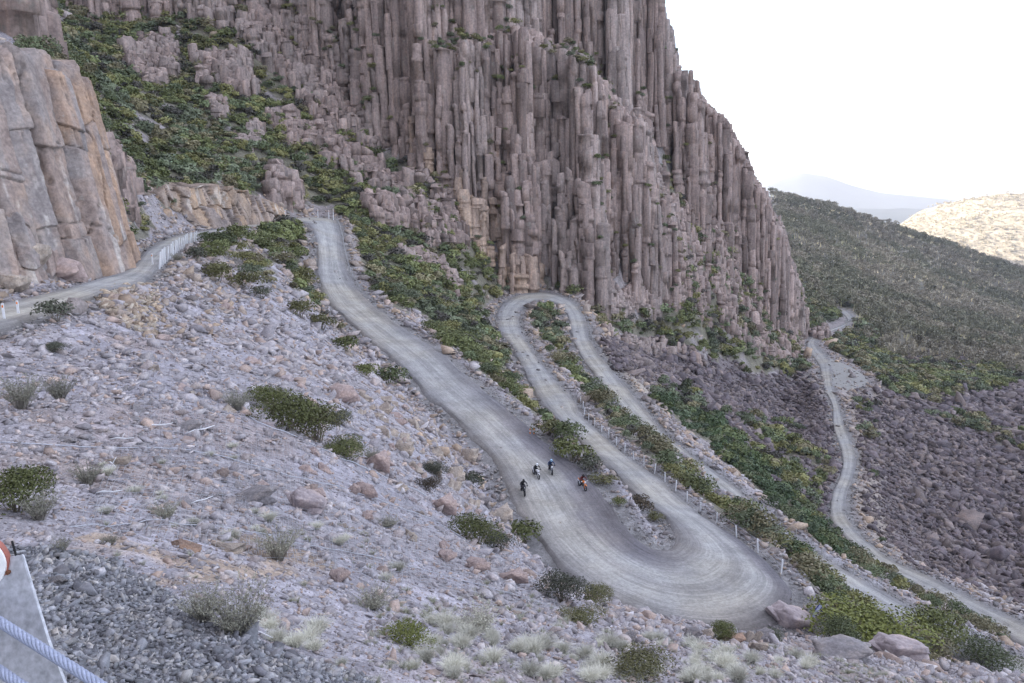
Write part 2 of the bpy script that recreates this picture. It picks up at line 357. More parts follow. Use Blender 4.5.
def rock_template(seed, n=13, flat=.75):
    rg = np.random.default_rng(seed); bm = bmesh.new()
    for i in range(n):
        p = rg.normal(size=3); p /= np.abs(p).max()**.75*np.linalg.norm(p)**.25; p *= rg.uniform(.8, 1.0)
        bm.verts.new(p*np.array([.5, .42, .5*flat]))
    bmesh.ops.convex_hull(bm, input=bm.verts[:])
    loose = [v for v in bm.verts if not v.link_faces]; bmesh.ops.delete(bm, geom=loose, context='VERTS')
    bmesh.ops.dissolve_limit(bm, angle_limit=R(12), verts=bm.verts[:], edges=bm.edges[:])
    bmesh.ops.triangulate(bm, faces=bm.faces[:])
    bm.verts.index_update(); V = np.array([v.co[:] for v in bm.verts]); F_ = np.array([[v.index for v in f.verts] for f in bm.faces])
    bm.free(); return V, [F_], np.ones((len(V), 3))
ROCKS = [rock_template(s, 8+s % 4, .45+.14*(s % 4)) for s in range(18)]

# ---------------------------------------------------------------- terrain
ua = np.r_[np.linspace(-2.4, -.82, 50)[:-1], np.linspace(-.82, .82, 460), np.linspace(.82, 2.4, 50)[1:]]
lv = np.arange(math.log(1.9), math.log(2300), .0085)
AA, LL = np.meshgrid(ua, lv)
DD = np.exp(LL); XX = AA*DD
S = s_of(AA, LL).reshape(AA.shape); ZZ = S*DD
sl = smooth(4, 30, DD)
rough = (fbm(XX*.5, DD*.5, 3, 4)-.5)*.30*smooth(5, 14, DD)+(fbm(XX*.12, DD*.12, 5, 4)-.5)*1.3*sl+(fbm(XX*.035, DD*.035, 8, 4)-.5)*4*smooth(120, 300, DD)+(fbm(XX*.008, DD*.008, 9, 4)-.5)*22*smooth(550, 1000, DD)
rough += (vn(XX*3, DD*3, 31)-.5)*.07*(DD < 60)
pxg, pyg = proj(XX, DD, ZZ)
ZZ = ZZ+rough
Zf, DIST = road_level(XX, DD, ZZ.ravel()); ZZ = Zf.reshape(XX.shape); DIST = DIST.reshape(XX.shape)
pxg, pyg = proj(XX, DD, ZZ)
def zat(x, y):
    x = np.atleast_1d(x).astype(float); y = np.atleast_1d(y).astype(float); a = np.clip(x/y, -2.39, 2.39); v = np.clip(np.log(y), lv[0], lv[-2])
    fj = (v-lv[0])/.0085; j = np.clip(fj.astype(int), 0, len(lv)-2); fj = fj-j
    i = np.clip(np.searchsorted(ua, a)-1, 0, len(ua)-2); fi = (a-ua[i])/(ua[i+1]-ua[i])
    return (ZZ[j, i]*(1-fi)+ZZ[j, i+1]*fi)*(1-fj)+(ZZ[j+1, i]*(1-fi)+ZZ[j+1, i+1]*fi)*fj
# running skyline -> which ground the photographer sees
SEL = ZZ/DD; run = np.maximum.accumulate(SEL, 0); VIS = SEL >= run-.004

# vegetation / scree zones as seen from the lookout
VEG = [ # polygon, cover
 ([(36,-20),(110,-40),(240,15),(300,60),(330,110),(425,170),(447,185),(475,225),(500,275),(508,290),(512,300),(500,310),(500,335),(545,400),(575,445),(604,482),(588,486),(556,452),(520,415),(450,348),(400,318),(356,285),(348,232),(338,212),(290,212),(270,195),(180,188),(150,240),(136,246),(90,220),(60,150),(30,62),(36,30),(36,0)], .95),
 ([(228,226),(300,222),(315,240),(318,272),(290,264),(250,244)], 1.0),
 ([(285,265),(318,280),(332,310),(345,330),(318,318),(290,285)], .55),
 ([(530,306),(556,308),(570,335),(594,376),(640,430),(690,478),(725,508),(790,562),(770,560),(700,508),(640,458),(600,418),(560,372),(530,335),(522,318)], .93),
 ([(642,384),(677,385),(715,412),(730,435),(772,460),(822,488),(836,515),(857,540),(876,580),(850,568),(800,530),(758,492),(700,440),(655,405)], .97),
 ([(730,410),(790,428),(832,470),(834,500),(820,505),(790,485),(755,448)], .8),
 ([(520,262),(560,285),(600,316),(650,318),(670,300),(690,240),(720,230),(790,240),(805,262),(822,300),(812,335),(805,352),(815,378),(760,372),(700,350),(640,338),(600,326),(560,296)], .9),
 ([(818,333),(850,330),(860,345),(905,368),(1024,372),(1024,385),(960,392),(930,400),(884,390),(862,372),(832,356)], .92),
 ([(925,408),(975,418),(1024,440),(1024,458),(985,440),(930,420)], .5),
 ([(778,548),(850,588),(905,622),(960,650),(955,662),(870,655),(808,645),(800,622),(790,592)], .95),
 ([(850,560),(900,585),(1000,640),(1010,655),(950,632),(880,590)], .45),
 ([(845,392),(872,395),(880,540),(905,565),(890,566),(862,530),(850,480)], .15),
 ([(965,655),(1024,655),(1024,690),(990,680)], .7),
 ([(556,470),(600,490),(620,510),(600,490)], .5),
 ([(790,280),(852,296),(880,345),(856,345),(852,318),(836,318),(815,334)], .95),
 ([(655,150),(690,220),(712,310),(690,320),(665,260)], .9),
 ([(600,318),(700,345),(760,356),(756,372),(700,352),(640,336),(600,332)], .8),
 ([(200,233),(235,240),(262,262),(300,300),(280,295),(225,262),(195,250)], .35),
]
FOREST = [(770,190),(1200,190),(1200,384),(1024,384),(1000,372),(905,366),(862,344),(850,305),(836,305),(815,330),(800,300),(785,262)]
TAL = [[(610,340),(640,340),(700,352),(760,374),(822,384),(836,430),(838,468),(828,500),(835,540),(860,566),(845,562),(800,520),(745,475),(700,425),(660,385),(625,372),(600,350)],
       [(850,388),(880,392),(940,402),(960,394),(1100,372),(1100,640),(1024,612),(950,578),(900,560),(866,528),(860,480),(855,430)],
       [(905,360),(960,356),(1024,376),(1024,392),(930,400)]]
def cover(px, py, D):
    c = np.zeros(px.shape)
    far = D > 42
    for poly, d in VEG: c = np.maximum(c, inpoly(px, py, poly)*d*far)
    return c
jit = (fbm(XX*.2, DD*.2, 40, 3)-.5); jx = pxg+jit*26; jy = pyg+(fbm(XX*.2, DD*.2, 50, 3)-.5)*26
cov = cover(jx, jy, DD)
gapn = fbm(XX*.13+5, DD*.13, 60, 4); cov = cov*smooth(.36, .46, gapn+.09*(cov > .88))
forest = inpoly(jx, jy, FOREST) & (DD > 430)
tal = np.zeros(XX.shape, bool)
for p in TAL: tal |= inpoly(jx, jy, p) & (DD > 90)
cov = np.where(DIST < 1.0+DD*.012, 0, cov)
# ground colour: what the surface is made of
def mixv(c, col, m): return c*(1-m[..., None])+np.array(col)*m[..., None]
C = np.zeros(XX.shape+(3,))+np.array((.36, .335, .355))
C = mixv(C, (.39, .37, .41), smooth(.35, .6, fbm(XX*.3, DD*.3, 70, 4))*(DD < 140))
C = mixv(C, (.40, .29, .22), smooth(.58, .72, fbm(XX*.25, DD*.25, 75, 4))*.35)
C = mixv(C, (.30, .27, .27), smooth(100, 160, DD))
C = mixv(C, (.18, .155, .16), tal.astype(float))
C = mixv(C, (.17, .16, .11), np.clip(cov*1.15, 0, 1)*.85)
C = mixv(C, (.20, .185, .15), forest.astype(float))
near_dirt = inpoly(jx, jy, [(-300,545),(60,548),(140,522),(240,532),(330,560),(350,580),(250,585),(150,590),(60,575),(-300,560)]) & (DD < 16)
C = mixv(C, (.40, .30, .21), near_dirt*.75*smooth(.35, .6, fbm(XX*1.2, DD*1.2, 90, 3)))
grav = inpoly(jx, jy, [(-400,556),(30,548),(120,566),(180,606),(260,650),(380,690),(500,790),(-400,900)]) & (DD < 12)
C = mixv(C, (.20, .20, .215), grav.astype(float))
C = mixv(C, (.42, .37, .31), (inpoly(jx, jy, [(600,335),(625,345),(650,390),(632,392),(606,350)]) & (DD > 90))*.7)
C = mixv(C, (.40, .345, .30), (inpoly(jx, jy, [(845,388),(905,395),(880,440),(885,520),(915,570),(880,560),(856,520),(852,440)]) & (DD > 90))*.6)
C = mixv(C, (.24, .235, .235), (1-smooth(.5, 2.2, DIST))*.9)
me = mesh_np('ground', np.stack([XX, DD, ZZ], -1).reshape(-1, 3), grid_faces(*XX.shape)[:, ::1], C.reshape(-1, 3), M_GROUND, True)
ground = tag(link('ground', me), kind='structure')

# lookout shoulder the photographer stands on (behind and under the camera)
gx, gy = np.meshgrid(np.linspace(-60, 60, 61), np.linspace(-60, 1.9, 50)); gyn = gy
edge = s_of((gx/1.9).clip(-2.4, 2.4).ravel(), np.full(gx.size, math.log(1.9))).reshape(gx.shape)*1.9
gz = np.where(gy > 1.89, edge, -1.65+(fbm(gx*.4, gy*.4, 4, 3)-.5)*.2-.02*np.maximum(gy, 0))
me = mesh_np('roadside_ledge', np.stack([gx, gyn, gz], -1).reshape(-1, 3), grid_faces(*gx.shape), np.tile((.2, .195, .2), (gx.size, 1)), M_GROUND, True)
tag(link('ledge_ground', me), kind='structure')

# ---- roads
IDX = {(r[0], r[1]): i for i, r in enumerate(ROAD_UP)}
def loose_gravel(n, u, P):                 # loose dark gravel swept to the inside of the big hairpin
    i = np.arange(n)/6; w = smooth(IDX[(391,358)], IDX[(490,455)], i)*(1-smooth(IDX[(672,626)]-1, IDX[(778,620)], i))
    nz = (fbm(P[..., 0]*.25, P[..., 1]*.25, 210, 4)-.5)*.35; out = smooth(IDX[(672,626)], IDX[(796,598)], i)*(1-smooth(IDX[(757,552)], IDX[(696,510)], i))
    return np.clip(smooth(.52, .68, u[None]+nz)*w[:, None]+smooth(.28, .12, u[None]+nz)*out[:, None]*.9, 0, 1)
def ribbon(name, E, mt, nu=25, shade=None):
    A, B = E; u = np.linspace(0, 1, nu); crown = .10*(1-(2*u-1)**2)
    P = A[:, None]*(1-u)[None, :, None]+B[:, None]*u[None, :, None]; P[..., 2] += crown[None]*.6+.03
    for sd_, k_ in ((0, 1), (-1, -2)):
        nn = (fbm(P[:, sd_, 0]*.45, P[:, sd_, 1]*.45, 260, 4)-.5)[:, None]*1.5; dv = P[:, sd_]-P[:, k_]; dv = dv/np.linalg.norm(dv, axis=1)[:, None]; P[:, sd_] += dv*nn; P[:, k_] += dv*nn*.6
    P[..., 2] += (fbm(P[..., 0]*.9, P[..., 1]*.9, 270, 3)-.5)*.07
    P[:, 0, 2] -= .34; P[:, -1, 2] -= .34; P[:, 1, 2] -= .05; P[:, -2, 2] -= .05
    L = np.r_[0, np.cumsum(np.linalg.norm(np.diff((A+B)/2, axis=0), axis=1))]
    uv = np.stack(np.broadcast_arrays(u[None, :], L[:, None]), -1).reshape(-1, 2)
    cr = np.ones((len(A), nu, 3)); f = shade(len(A), u, P) if shade else 0
    if shade: cr = cr*(1-f)[..., None]+np.array((.60, .585, .64))*f[..., None]
    me = mesh_np(name, P.reshape(-1, 3), grid_faces(len(A), nu), cr.reshape(-1, 3), mt, True, uv)
    return tag(link(name, me), kind='structure')
ribbon('gravel_road', RU, M_ROAD, shade=loose_gravel); ribbon('lower_gravel_road', RL, M_ROAD)
M_APRON = m_plain('apron_mat', (.30, .295, .285), .95, 0, .8, .12)
V = np.array([[*cc[:2], -79.42]]+[[p[0], p[1], -79.42] for p in pw]); n = len(pw)
me = mesh_np('layby', V, np.array([[0, 1+i, 1+(i+1) % n] for i in range(n)]), None, M_APRON); tag(link('layby_road', me), kind='structure')

# ---------------------------------------------------------------- distant land
def polar_land(name, rows, a0, a1, na, d0, d1, nd, col, m, namp, nsc, kind='structure', skirt=-420):
    """a hill between distances d0..d1 whose skyline, seen from the lookout, is the surveyed list rows (px, py)"""
    a = np.linspace(a0, a1, na); t = np.linspace(0, 1, nd); rp_ = np.array(rows, float); ra, rs = ray(rp_[:, 0], rp_[:, 1])
    dm = (d0+d1)/2; top = np.interp(a, ra, rs)*dm
    D = d0+(d1-d0)*t; A_, D_ = np.meshgrid(a, D); prof = np.sin(math.pi*t)[:, None]**.8
    Z = skirt+(top[None]-skirt)*prof+(fbm(A_*D_/nsc, D_/nsc, 12, 5)-.5)*namp*prof
    P = np.stack([A_*D_, D_, Z], -1)
    me = mesh_np(name, P.reshape(-1, 3), grid_faces(nd, na), np.tile(col, (na*nd, 1)), m, True); o = tag(link(name, me), kind=kind); return P
M_FAR = m_plain('far_forest_mat', (.06, .07, .07), .95, 0, .004, .3)
M_FARHILL, nt_, b_ = mat('dry_hill_mat', .95)
nt_.links.new(ramp(nt_, noise(nt_, coords(nt_), .035, 8, rough=.7), [(.38, (.22, .20, .15)), (.5, (.42, .37, .29)), (.62, (.58, .51, .40))]), b_.inputs['Base Color'])
bump(nt_, b_, noise(nt_, coords(nt_), .03, 8, rough=.75), 1, 25)
hp = polar_land('sunlit_hill', [(600,330),(800,285),(860,250),(890,232),(915,216),(940,208),(970,202),(1000,198),(1030,196),(1100,192),(1300,180),(1600,200)], .3, 1.3, 300, 2700, 4700, 160, (.2, .2, .2), M_FARHILL, 150, 420)
HILLP = hp
polar_land('distant_mountain', [(500,215),(660,206),(740,198),(762,188),(785,179),(803,173.5),(825,178),(850,187),(880,194),(920,198),(960,202),(1040,205),(1200,200),(1500,205)], -.1, 1.2, 260, 11000, 14500, 60, (.1, .1, .1), M_FAR, 120, 1800)
polar_land('distant_range', [(300,215),(700,214),(760,212),(840,208),(900,207),(960,210),(1100,206),(1500,210)], -.1, 1.2, 160, 7500, 9500, 50, (.1, .1, .1), M_FAR, 160, 1500)
me = mesh_np('valley_floor', [(-3e3, -3e3, -421), (3e4, -3e3, -421), (3e4, 4e4, -421), (-3e3, 4e4, -421)], np.array([[0, 1, 2, 3]]), None, M_FAR)
tag(link('valley_ground', me), kind='structure')
bm = bmesh.new(); bmesh.ops.create_cube(bm, size=1)
for v_ in bm.verts: v_.co = ((v_.co.x+.5)*34000-3500, (v_.co.y+.5)*44500-3500, (v_.co.z+.5)*940-423)
hm = bpy.data.meshes.new('haze'); bm.to_mesh(hm); bm.free()
hmat = bpy.data.materials.new('haze_mat'); hmat.use_nodes = True; hn = hmat.node_tree; hn.nodes.clear()
ho = N(hn, 'ShaderNodeOutputMaterial'); hv = N(hn, 'ShaderNodeVolumePrincipled'); hv.inputs['Density'].default_value = HAZE; hv.inputs['Color'].default_value = (.80, .86, 1, 1); hv.inputs['Anisotropy'].default_value = .2
hn.links.new(hv.outputs[0], ho.inputs['Volume']); hm.materials.append(hmat); tag(link('haze', hm), kind='stuff')
# unseen high plateau added at left, sized so its shadow fills the bowl
yy, tt = np.meshgrid(np.linspace(-900, 2600, 120), np.linspace(0, 1, 30))
hgt = 345+60*(fbm(yy*.004, yy*0, 3, 4)-.5)
px_ = -(190+np.interp(yy, [-900, 0, 150, 330, 600, 2600], [160, 120, 90, 150, 330, 330]))-150*tt-20*fbm(yy*.02, tt*6, 9, 3)
pz_ = np.where(tt > .9, hgt, -60+(hgt+60)*np.minimum(tt/.85, 1)**.8+(fbm(yy*.03, tt*8, 19, 4)-.5)*20)
P = np.stack([px_, yy, pz_], -1); P[-1, :, 0] -= 900
me = mesh_np('shade_plateau', P.reshape(-1, 3), grid_faces(*yy.shape), np.tile((.2, .17, .16), (yy.size, 1)), M_CLIFF, True)
tag(link('shade_plateau_hill', me), kind='structure')

# ---------------------------------------------------------------- the columnar cliff
BP = np.array([(-60,310),(30,310),(240,305),(300,300),(340,291),(385,280),(412,270),(421,240),(440,243),(500,251),(560,262),(600,258),(660,282),(720,312),(760,332),(800,376),(815,430),(900,520)], float)
def at_px_row(D, rows):       # skyline rows (px,py) -> s at azimuth
    rr = np.array(rows, float); return ray(rr[:, 0], rr[:, 1])
b_a = ray(BP[:, 0], np.full(len(BP), 200))[0]
def base_D(a): return np.interp(a, b_a, BP[:, 1])
CAP1 = [(-60,-60),(415,-60),(422,38),(450,44),(475,36),(520,30),(545,42),(565,52),(590,62),(605,88),(625,118),(645,126),(652,185),(668,208),(684,270),(700,298),(722,332),(745,345),(760,352),(900,400)]
CAP2 = [(-60,-120),(400,-120),(640,-60),(660,-12),(666,6),(671,30),(678,68),(694,74),(702,90),(716,112),(726,120),(735,140),(742,150),(752,178),(763,195),(770,212),(782,236),(790,268),(802,300),(812,318),(900,420)]
c1a, c1s = at_px_row(0, CAP1); c2a, c2s = at_px_row(0, CAP2)
def cliff_top(x, y):
    a = x/y; Db = base_D(a); n1 = fbm(x*.05, y*.012, 101, 4)-.5; n2 = fbm(x*.16, y*.05, 107, 3)-.5
    gul = np.abs(fbm(x*.028+3, y*.008, 111, 3)-.5)*2             # gullies run up the face
    def cells(S, sd):
        gx, gy = x/S, y/S*.8; ix, iy = np.floor(gx), np.floor(gy); F1 = np.full(x.shape, 9.); F2 = F1.copy(); idc = np.zeros(x.shape)
        for dx in (-1, 0, 1):
            for dy in (-1, 0, 1):
                jx, jy = ix+dx, iy+dy; d = np.hypot(gx-jx-.15-.7*_h(jx, jy, sd), (gy-jy-.15-.7*_h(jx, jy, sd+1))*.7); c = d < F1
                F2 = np.where(c, F1, np.minimum(F2, d)); idc = np.where(c, _h(jx, jy, sd+2), idc); F1 = np.minimum(F1, d)
        return idc, F2-F1
    i1, e1 = cells(15, 301); i2, e2 = cells(6.5, 311)
    t = y-Db+n1*22+n2*6-smooth(.20, .0, gul)*14+(i1-.5)*11+(i2-.5)*4.5-smooth(.14, .02, e1)*7-smooth(.12, .02, e2)*2
    xb = a*Db; hb = zat(xb, Db).reshape(x.shape)
    q = 11+7*(fbm(x*.03, x*0, 121, 2)-.5); ph = 3*fbm(x*.06, y*.01, 131, 3)+12*i1+5*i2
    def G(t, k):
        g = np.maximum(t, 0)*k+ph; f = g/q; fr = f-np.floor(f); return q*(np.floor(f)+smooth(0, .75, fr))-ph
    dd = y
    cap1 = np.interp(a, c1a, c1s)*(Db+12); cap2 = np.interp(a, c2a, c2s)*(Db+42)
    h1 = np.minimum(hb+G(t, 4.5)+2, cap1+np.maximum(t-12, 0)*.15+n2*6)
    off2 = np.interp(a, ray(np.array([0, 400, 440, 560, 640, 790]), 200)[0], [8, 8, 20, 26, 34, 12])
    h2 = np.minimum(hb+G(t-off2, 5.2)+cap1*0, cap2+n2*5)
    h2 = np.where(t > off2, h2, -999)
    h1 = np.where(t > 0, h1, -999)
    return np.maximum(h1, h2), t, hb
sp = 2.3
xs, ys = np.meshgrid(np.arange(-200, 330, sp), np.arange(232, 470, sp*.87)); xs = xs+((np.arange(xs.shape[0]) % 2)*sp/2)[:, None]
xs = (xs+RNG.uniform(-.38, .38, xs.shape)).ravel(); ys = (ys+RNG.uniform(-.38, .38, ys.shape)).ravel()
Ht, T_, HB = cliff_top(xs, ys); A1 = xs/ys; P1, _ = proj(xs, ys, Ht)
tz = zat(xs, ys)
ok = (T_ > 0) & (T_ < 74) & (A1 > -.62) & (A1 < .372) & (Ht > tz-1) & (P1 > -40)
cxs, cys, chs, ctz = xs[ok], ys[ok], Ht[ok], tz[ok]; n = len(cxs)
chs = chs+RNG.normal(0, .8, n)+(RNG.random(n) < .18)*RNG.uniform(-9, 3, n)
def columns(name, cx, cy, top, bot, sp, base_col, NR=12, tiltx=.03):
    n = len(cx); NS = 5; hh = top-bot
    tlev = np.sort(RNG.random((n, NR-2)), 1); tlev = np.c_[np.zeros(n), tlev**1.15, np.ones(n)]
    ang = RNG.random(n)[:, None]*6.28+np.arange(NS)[None]*2*math.pi/NS+RNG.normal(0, .2, (n, NS))
    rad = (sp*.60)*(1+RNG.normal(0, .17, (n, NS)))*(RNG.choice([.8, 1, 1.05, 1.35, 1.8], n)[:, None])
    Vs = []; lx = RNG.normal(0, .014, n)+tiltx; jx_ = np.zeros(n); jy_ = np.zeros(n); rn = rad; rk = RNG.random(n)[:, None]*6.28; ta = RNG.uniform(.0, .5*sp, n)[:, None]
    for k in range(NR):
        z = top-tlev[:, k]*hh
        for d_ in ((0,) if k in (0, NR-1) else (0, 1)):
            if d_: jx_ = jx_+RNG.normal(0, .07*sp, n); jy_ = jy_-np.abs(RNG.normal(0, .08*sp, n)); rn = rad*(1+RNG.normal(0, .07, n)+(RNG.random(n) < .12)*.16)[:, None]
            zz = z-(.05 if d_ else 0); down = top-zz; f = .84 if k == 0 else 1
            Vs.append(np.stack([cx[:, None]+jx_[:, None]+np.cos(ang)*rn*f+(lx*down)[:, None], cy[:, None]+jy_[:, None]+np.sin(ang)*rn*f, zz[:, None]+(np.cos(ang-rk)*ta if k == 0 else 0)+np.zeros_like(ang)], -1))
    nr = len(Vs); Vs = np.stack(Vs, 1); topc = Vs[:, 0].mean(1)+np.array([0, 0, .12*sp]); V = np.concatenate([Vs.reshape(n, -1, 3), topc[:, None]], 1); nv = V.shape[1]
    q = [[r_*NS+s_, (r_+1)*NS+s_, (r_+1)*NS+(s_+1) % NS, r_*NS+(s_+1) % NS] for r_ in range(nr-1) for s_ in range(NS)]; tri = [[s_, (s_+1) % NS, nv-1] for s_ in range(NS)]
    of = (np.arange(n)*nv)[:, None, None]; Qf = (np.array(q)[None]+of).reshape(-1, 4); Tf = (np.array(tri)[None]+of).reshape(-1, 3)
    cv = np.repeat(base_col[:, None], nv, 1)*(1+RNG.normal(0, .05, (n, nv, 1))); cv[:, :NS] *= 1.15; cv[:, -1] *= 1.2           # broken tops paler than the sides
    return mesh_np(name, V.reshape(-1, 3), [Qf, Tf], cv.reshape(-1, 3), M_CLIFF)
def cliff_cols(x, y):
    c = np.array((.262, .205, .186))[None]*np.clip(1+RNG.normal(0, .19, len(x)), .5, 1.5)[:, None]; m = smooth(.45, .65, fbm(x*.06, y*.06, 150, 3))[:, None]
    return c*(1-m*.5)+np.array((.29, .25, .235))*m*.5
cc_ = cliff_cols(cxs, cys)
low_ = np.clip(1-(chs-ctz-fbm(cxs*.1, cys*.1, 155, 3)*12)/12, 0, 1)[:, None]*smooth(395, 420, P1[ok])[:, None]*smooth(580, 520, P1[ok])[:, None]
cc_ = cc_*(1-.75*low_)+np.array((.46, .345, .26))*.75*low_
me = columns('cliff', cxs, cys, chs, np.minimum(ctz-3, chs-6).clip(chs-75), sp, cc_)
tag(link('cliff_terrain', me), kind='structure')
# broken outcrops standing in the gully and along the foot of the cliff
OUT = [([(128,45),(176,42),(178,80),(150,88),(130,75)], 5, .5), ([(196,58),(250,66),(258,100),(225,112),(198,92)], 6, .5), ([(300,58),(350,62),(385,130),(350,140),(312,100)], 7, .5), ([(336,120),(400,110),(405,175),(350,168)], 7, .42),
       ([(92,160),(126,165),(128,205),(100,205)], 5, .55), ([(196,86),(240,110),(250,120),(215,120)], 4, .35), ([(268,180),(300,188),(300,208),(272,208)], 5, .5), ([(240,-20),(330,-20),(300,45),(250,30)], 9, .5),
       ([(268,118),(330,130),(345,165),(300,160)], 4, .3), ([(375,185),(412,205),(410,232),(380,222)], 4, .4), ([(240,135),(262,130),(262,150),(240,150)], 3, .6), ([(395,248),(440,262),(470,300),(420,285)], 2.5, .28),
       ([(0,-10),(36,-10),(40,40),(20,52),(-5,50),(-80,50),(-80,-10)], 12, .85), ([(600,330),(690,352),(700,360),(620,345)], 2.5, .3), ([(700,215),(790,290),(800,345),(785,366),(740,345),(700,300)], 5, .36),
       ([(395,196),(450,188),(472,240),(420,252)], 4, .5), ([(598,288),(640,288),(662,314),(608,318)], 3, .6), ([(650,150),(690,240),(706,300),(675,270)], 6, .6),
       ([(806,334),(822,324),(830,330),(816,338)], 4, .4), ([(60,-30),(235,-30),(225,26),(150,14),(100,24),(70,10)], 9, .62), ([(230,30),(262,30),(300,62),(340,120),(300,100),(262,62)], 7, .45), ([(300,100),(420,100),(430,200),(380,230),(330,160)], 5, .3)]
ox, oy = np.meshgrid(np.arange(-170, 260, 1.5), np.arange(100, 470, 1.4)); ox = (ox+RNG.uniform(-.5, .5, ox.shape)).ravel(); oy = (oy+RNG.uniform(-.5, .5, oy.shape)).ravel()
oz = zat(ox, oy); opx, opy = proj(ox, oy, oz); oh = np.zeros(len(ox)); od = fbm(ox*.16, oy*.16, 190, 3)
for poly, hh_, den in OUT:
    m_ = inpoly(opx+(od-.5)*20, opy+(od-.5)*20, poly) & (RNG.random(len(ox)) < .25+den); oh = np.maximum(oh, np.where(m_ & (fbm(ox*.1, oy*.1, 195, 3) > .58-den*.45), hh_, 0))
k_ = oh > 0; k_ &= (np.abs(oy) > 100)
ox, oy, oz, oh = ox[k_], oy[k_], oz[k_], oh[k_]; ot = oz+oh*(.25+1.3*fbm(ox*.25, oy*.2, 197, 3)*RNG.uniform(.5, 1.1, len(ox)))
me = columns('outcrops', ox, oy, ot, oz-3, 2.0, cliff_cols(ox, oy)*1.0, 6); tag(link('outcrop_terrain', me), kind='structure')

# ---------------------------------------------------------------- foliage templates
def leaf_cloud(seed, n, leaf, lobes=6, h=.75, spread=.5, col=(.07, .085, .03), var=.35, flat=0.):
    rg = np.random.default_rng(seed); L = []
    for i in range(lobes):
        a = rg.random()*6.28; r = spread*rg.random()**.6*.62 if i else 0
        L.append((math.cos(a)*r, math.sin(a)*r, h*rg.uniform(.35, .62)*(1-r*.5), rg.uniform(.2, .34)))
    w = np.array([l[3]**2 for l in L]); k = rg.choice(lobes, n, p=w/w.sum()); L = np.array(L)[k]
    d = rg.normal(size=(n, 3)); d /= np.linalg.norm(d, axis=1)[:, None]; d[:, 2] = np.where(d[:, 2] < -.35, -d[:, 2], d[:, 2])
    rr = L[:, 3:4]*rg.uniform(.72, 1.08, (n, 1)); c = L[:, :3]+d*rr*np.array([1, 1, .85]); c[:, 2] = np.maximum(c[:, 2], .02)
    nrm = d+rg.normal(0, .55, (n, 3)); nrm /= np.linalg.norm(nrm, axis=1)[:, None]
    t = np.cross(nrm, rg.normal(size=(n, 3))); t /= np.linalg.norm(t, axis=1)[:, None]; b = np.cross(nrm, t)
    s = leaf*rg.uniform(.6, 1.3, (n, 1)); t *= s; b *= s*.6
    V = np.stack([c-t, c+b*.9, c+t, c-b*.9], 1).reshape(-1, 3); F_ = np.arange(n*4).reshape(-1, 4)
    lc = (1+rg.normal(0, var, (n, 1)))*np.array(col)[None]*(1+rg.normal(0, .06, (n, 3))); lc = np.clip(lc, .012, .5)
    return V, [F_], np.repeat(lc, 4, 0)
def stems(seed, n, h=1., fan=.6, w=.012, col=(.22, .2, .17), seg=3, leaves=0, leaf=.02, lcol=(.12, .12, .08), curve=.15):
    rg = np.random.default_rng(seed); VV, FF, CC = [], [], []; off = 0
    for i in range(n):
        a = rg.random()*6.28; f = fan*rg.random()**.6; hh = h*rg.uniform(.55, 1); base = np.array([math.cos(a), math.sin(a), 0])*rg.random()*.08
        pts = [base+np.array([math.cos(a)*f*(t**1.25)*hh, math.sin(a)*f*t**1.25*hh, hh*t*(1-curve*t)])+(rg.normal(0, .02, 3) if t else 0) for t in np.linspace(0, 1, seg+1)]
        side = np.array([-math.sin(a+rg.normal()), math.cos(a+rg.normal()), 0])
        for j, p in enumerate(pts):
            ww = w*(1-.8*j/seg); VV += [p-side*ww, p+side*ww]; c = np.array(col)*rg.uniform(.8, 1.2); CC += [c, c]
        for j in range(seg): FF.append([off+2*j, off+2*j+1, off+2*j+3, off+2*j+2])
        off += 2*(seg+1)
        for k in range(leaves):
            t = rg.uniform(.35, 1.0); idx = min(int(t*seg), seg-1); p = pts[idx]+(pts[idx+1]-pts[idx])*(t*seg-idx)
            d = rg.normal(size=3); d[2] = abs(d[2]); d /= np.linalg.norm(d); s_ = np.cross(d, rg.normal(size=3)); s_ /= np.linalg.norm(s_)
            l = leaf*rg.uniform(.6, 1.3); VV += [p, p+d*l+s_*l*.35, p+d*2*l, p+d*l-s_*l*.35]; c = np.array(lcol)*rg.uniform(.65, 1.35); CC += [c]*4
            FF.append([off, off+1, off+2, off+3]); off += 4
    return np.array(VV), [np.array(FF)], np.array(CC)
GREENS = [(.20, .225, .095), (.27, .265, .11), (.165, .20, .105), (.27, .245, .145), (.19, .22, .14)]
W_ = (1., 1., 1.)
FAR_SH = [leaf_cloud(200+i, 225, .088, 5+i % 3, .8, .55, W_, .33) for i in range(6)]
MID_SH = [leaf_cloud(300+i, 620, .045, 8, .85, .55, W_, .35) for i in range(4)]
NEAR_SH = [leaf_cloud(320+i, 3600, .020, 11, .85, .55, W_, .35) for i in range(3)]
DRY_SH = [stems(400+i, 150, .8, .75, .006, (.27, .25, .22), 3, 20, .019, (.27, .265, .21)) for i in range(4)]
TUSS = [stems(450+i, 560, .66, .75, .007, (.56, .55, .47), 4, 0, curve=.45) for i in range(4)]

